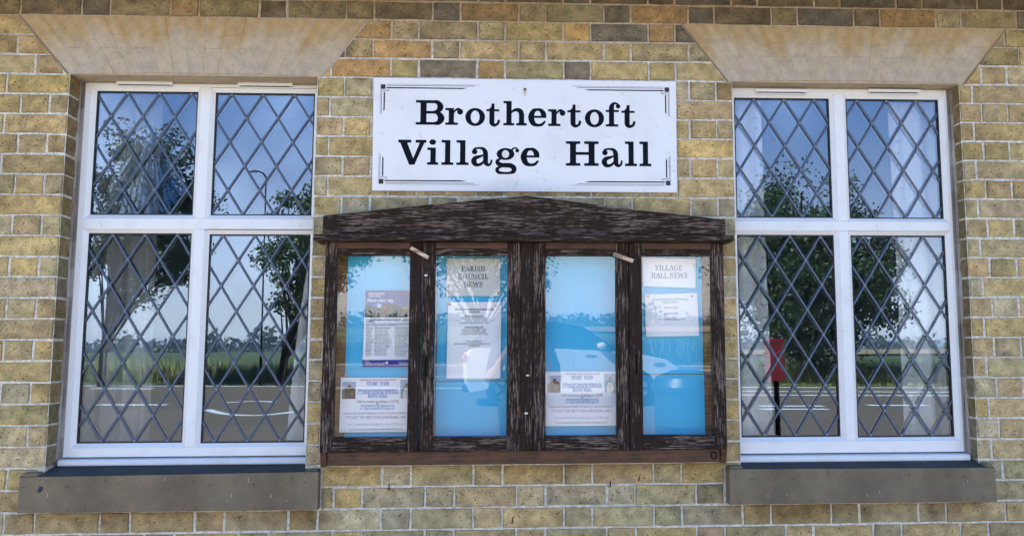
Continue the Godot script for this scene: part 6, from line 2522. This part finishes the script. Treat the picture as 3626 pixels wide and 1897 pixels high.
func build_photographer() -> void:
	var X := 0.33
	var t := thing("person", "photographer in a dark blue T-shirt holding a phone up in both hands", "person", Vector3(X, 0, 3.55))
	var skin := mat("skin", lin(0.42, 0.24, 0.17), 0.55)
	var shirt := mat("shirt_cloth", lin(0.025, 0.045, 0.12), 0.9)
	var denim := mat("trouser_cloth", lin(0.03, 0.035, 0.05), 0.9)
	var hairm := mat("hair", lin(0.05, 0.04, 0.035), 0.7)
	var V := func(x: float, y: float, z: float) -> Vector3:
		return Vector3(X + x, y, z)
	var bones := []
	# trunk, neck, head
	bones.append([V.call(0, 0.92, 3.57), V.call(0, 1.16, 3.56), 0.125, 0.115, 1.15])
	bones.append([V.call(0, 1.16, 3.56), V.call(0, 1.36, 3.55), 0.120, 0.125, 1.2])
	bones.append([V.call(-0.14, 1.38, 3.55), V.call(0.14, 1.38, 3.55), 0.065, 0.065])
	bones.append([V.call(0, 1.40, 3.55), V.call(0, 1.52, 3.53), 0.058, 0.054])
	bones.append([V.call(0, 1.565, 3.525), V.call(0, 1.64, 3.535), 0.070, 0.088])
	bones.append([V.call(0, 1.555, 3.475), V.call(0, 1.60, 3.47), 0.040, 0.045])
	bones.append([V.call(0, 1.612, 3.437), V.call(0, 1.580, 3.420), 0.010, 0.016])
	for s in [-1.0, 1.0]:
		bones.append([V.call(s * 0.085, 1.585, 3.535), V.call(s * 0.090, 1.615, 3.54), 0.016, 0.020])
		# arms raised to the phone
		bones.append([V.call(s * 0.185, 1.375, 3.54), V.call(s * 0.255, 1.165, 3.38), 0.055, 0.043])
		bones.append([V.call(s * 0.255, 1.165, 3.38), V.call(s * 0.115, 1.405, 3.235), 0.043, 0.029])
		# legs
		bones.append([V.call(s * 0.095, 0.90, 3.57), V.call(s * 0.105, 0.49, 3.56), 0.088, 0.058])
		bones.append([V.call(s * 0.105, 0.49, 3.56), V.call(s * 0.115, 0.10, 3.58), 0.056, 0.040])
		bones.append([V.call(s * 0.115, 0.06, 3.60), V.call(s * 0.125, 0.045, 3.42), 0.042, 0.034])
	var b := nets(bones, 0.014, 0.035, Color.WHITE)
	# hands: palm, four fingers behind the phone, thumb in front
	for s in [-1.0, 1.0]:
		var h := []
		var wrist: Vector3 = V.call(s * 0.115, 1.405, 3.235)
		var palm: Vector3 = V.call(s * 0.098, 1.465, 3.175)
		h.append([wrist, palm, 0.027, 0.030, 1.0])
		for k in 4:
			var y := 1.452 + 0.019 * k
			var ln: float = [0.8, 0.95, 1.0, 0.93][k]
			var k0 := palm + Vector3(s * -0.004, y - 1.465, -0.012)
			var k1: Vector3 = k0 + Vector3(s * 0.012, 0.006, -0.034) * ln
			var k2: Vector3 = k1 + Vector3(-s * 0.022, 0.004, -0.016) * ln
			var k3: Vector3 = k2 + Vector3(-s * 0.020, 0.0, 0.004) * ln
			h.append([k0, k1, 0.0095, 0.0088])
			h.append([k1, k2, 0.0088, 0.0080])
			h.append([k2, k3, 0.0080, 0.0070])
		var t0 := palm + Vector3(-s * 0.016, -0.012, 0.010)
		var t1 := t0 + Vector3(-s * 0.026, 0.014, -0.004)
		var t2 := t1 + Vector3(-s * 0.020, 0.018, -0.016)
		h.append([t0, t1, 0.012, 0.0100])
		h.append([t1, t2, 0.0100, 0.0085])
		merge(b, nets(h, 0.0042, 0.006, Color.WHITE))
	part("body", b, skin, t)
	# clothes a little outside the body
	var sh := []
	sh.append([V.call(-0.04, 0.98, 3.57), V.call(-0.02, 1.16, 3.56), 0.120, 0.125, 1.1])
	sh.append([V.call(0.04, 0.98, 3.57), V.call(0.02, 1.16, 3.56), 0.120, 0.125, 1.1])
	sh.append([V.call(0, 1.16, 3.56), V.call(0, 1.36, 3.55), 0.140, 0.140, 1.15])
	sh.append([V.call(-0.15, 1.385, 3.55), V.call(0.15, 1.385, 3.55), 0.078, 0.078])
	for s in [-1.0, 1.0]:
		sh.append([V.call(s * 0.185, 1.375, 3.54), V.call(s * 0.232, 1.235, 3.432), 0.074, 0.066])
	part("t_shirt", nets(sh, 0.016, 0.03, Color.WHITE), shirt, t)
	var tr := []
	for s in [-1.0, 1.0]:
		tr.append([V.call(0, 0.93, 3.57), V.call(s * 0.03, 0.90, 3.57), 0.128, 0.128])
		tr.append([V.call(s * 0.085, 0.90, 3.57), V.call(s * 0.105, 0.49, 3.56), 0.112, 0.078])
		tr.append([V.call(s * 0.105, 0.49, 3.56), V.call(s * 0.115, 0.13, 3.58), 0.078, 0.068])
	part("trousers", nets(tr, 0.016, 0.03, Color.WHITE), denim, t)
	for s in [-1.0, 1.0]:
		b = nets([[V.call(s * 0.115, 0.07, 3.61), V.call(s * 0.120, 0.055, 3.50), 0.056, 0.054], [V.call(s * 0.120, 0.055, 3.50), V.call(s * 0.128, 0.042, 3.40), 0.054, 0.040]], 0.012, 0.02, Color.WHITE)
		part("shoe", b, M.black_rubber, t)
	b = nets([[V.call(0, 1.655, 3.545), V.call(0, 1.640, 3.560), 0.092, 0.090], [V.call(0, 1.60, 3.590), V.call(0, 1.55, 3.590), 0.062, 0.050]], 0.010, 0.03, Color.WHITE)
	part("hair", b, hairm, t)
	for s in [-1.0, 1.0]:
		b = Mb.new()
		b.ellipsoid(V.call(s * 0.031, 1.618, 3.446), Vector3(0.012, 0.008, 0.008), 6, 8)
		part("eye", b, M.ink_white, t)
	b = Mb.new()
	b.ellipsoid(V.call(0, 1.548, 3.434), Vector3(0.024, 0.006, 0.006), 6, 8)
	part("mouth", b, mat("lips", lin(0.32, 0.12, 0.10), 0.5), t)
	# the phone, held sideways
	var ph := thing("phone", "dark phone held sideways in the photographer's hands", "phone", V.call(0, 1.49, 3.135))
	b = Mb.new()
	b.box(V.call(-0.080, 1.452, 3.131), V.call(0.080, 1.528, 3.140), 0.003)
	part("case", b, M.black_rubber, ph)
	b = Mb.new()
	b.lathe(V.call(-0.055, 1.508, 3.131), Vector3(0, 0, -1), [Vector2(0.008, 0.0), Vector2(0.0075, 0.002), Vector2(0.0, 0.0022)], 12)
	part("lens", b, M.car_glass, ph)


# thin fair-weather cloud, mostly low in the sky
func clouds() -> ImageTexture:
	var w := 1024
	var h := 512
	var a := noise_bytes(71, 0.011, w, h, 5)
	var d := PackedByteArray()
	d.resize(w * h * 4)
	for y in h:
		var el := 1.0 - 2.0 * float(y) / h      # 1 zenith, 0 horizon
		var dens := 0.0
		if el > 0.0:
			dens = smoothstep(0.0, 0.06, el) * (1.0 - smoothstep(0.18, 0.62, el))
		for x in w:
			var c := smoothstep(0.50, 0.80, a[y * w + x] / 255.0) * dens
			var k := (y * w + x) * 4
			d[k] = 235
			d[k + 1] = 238
			d[k + 2] = 245
			d[k + 3] = int(c * 255.0)
	return ImageTexture.create_from_image(Image.create_from_data(w, h, false, Image.FORMAT_RGBA8, d))
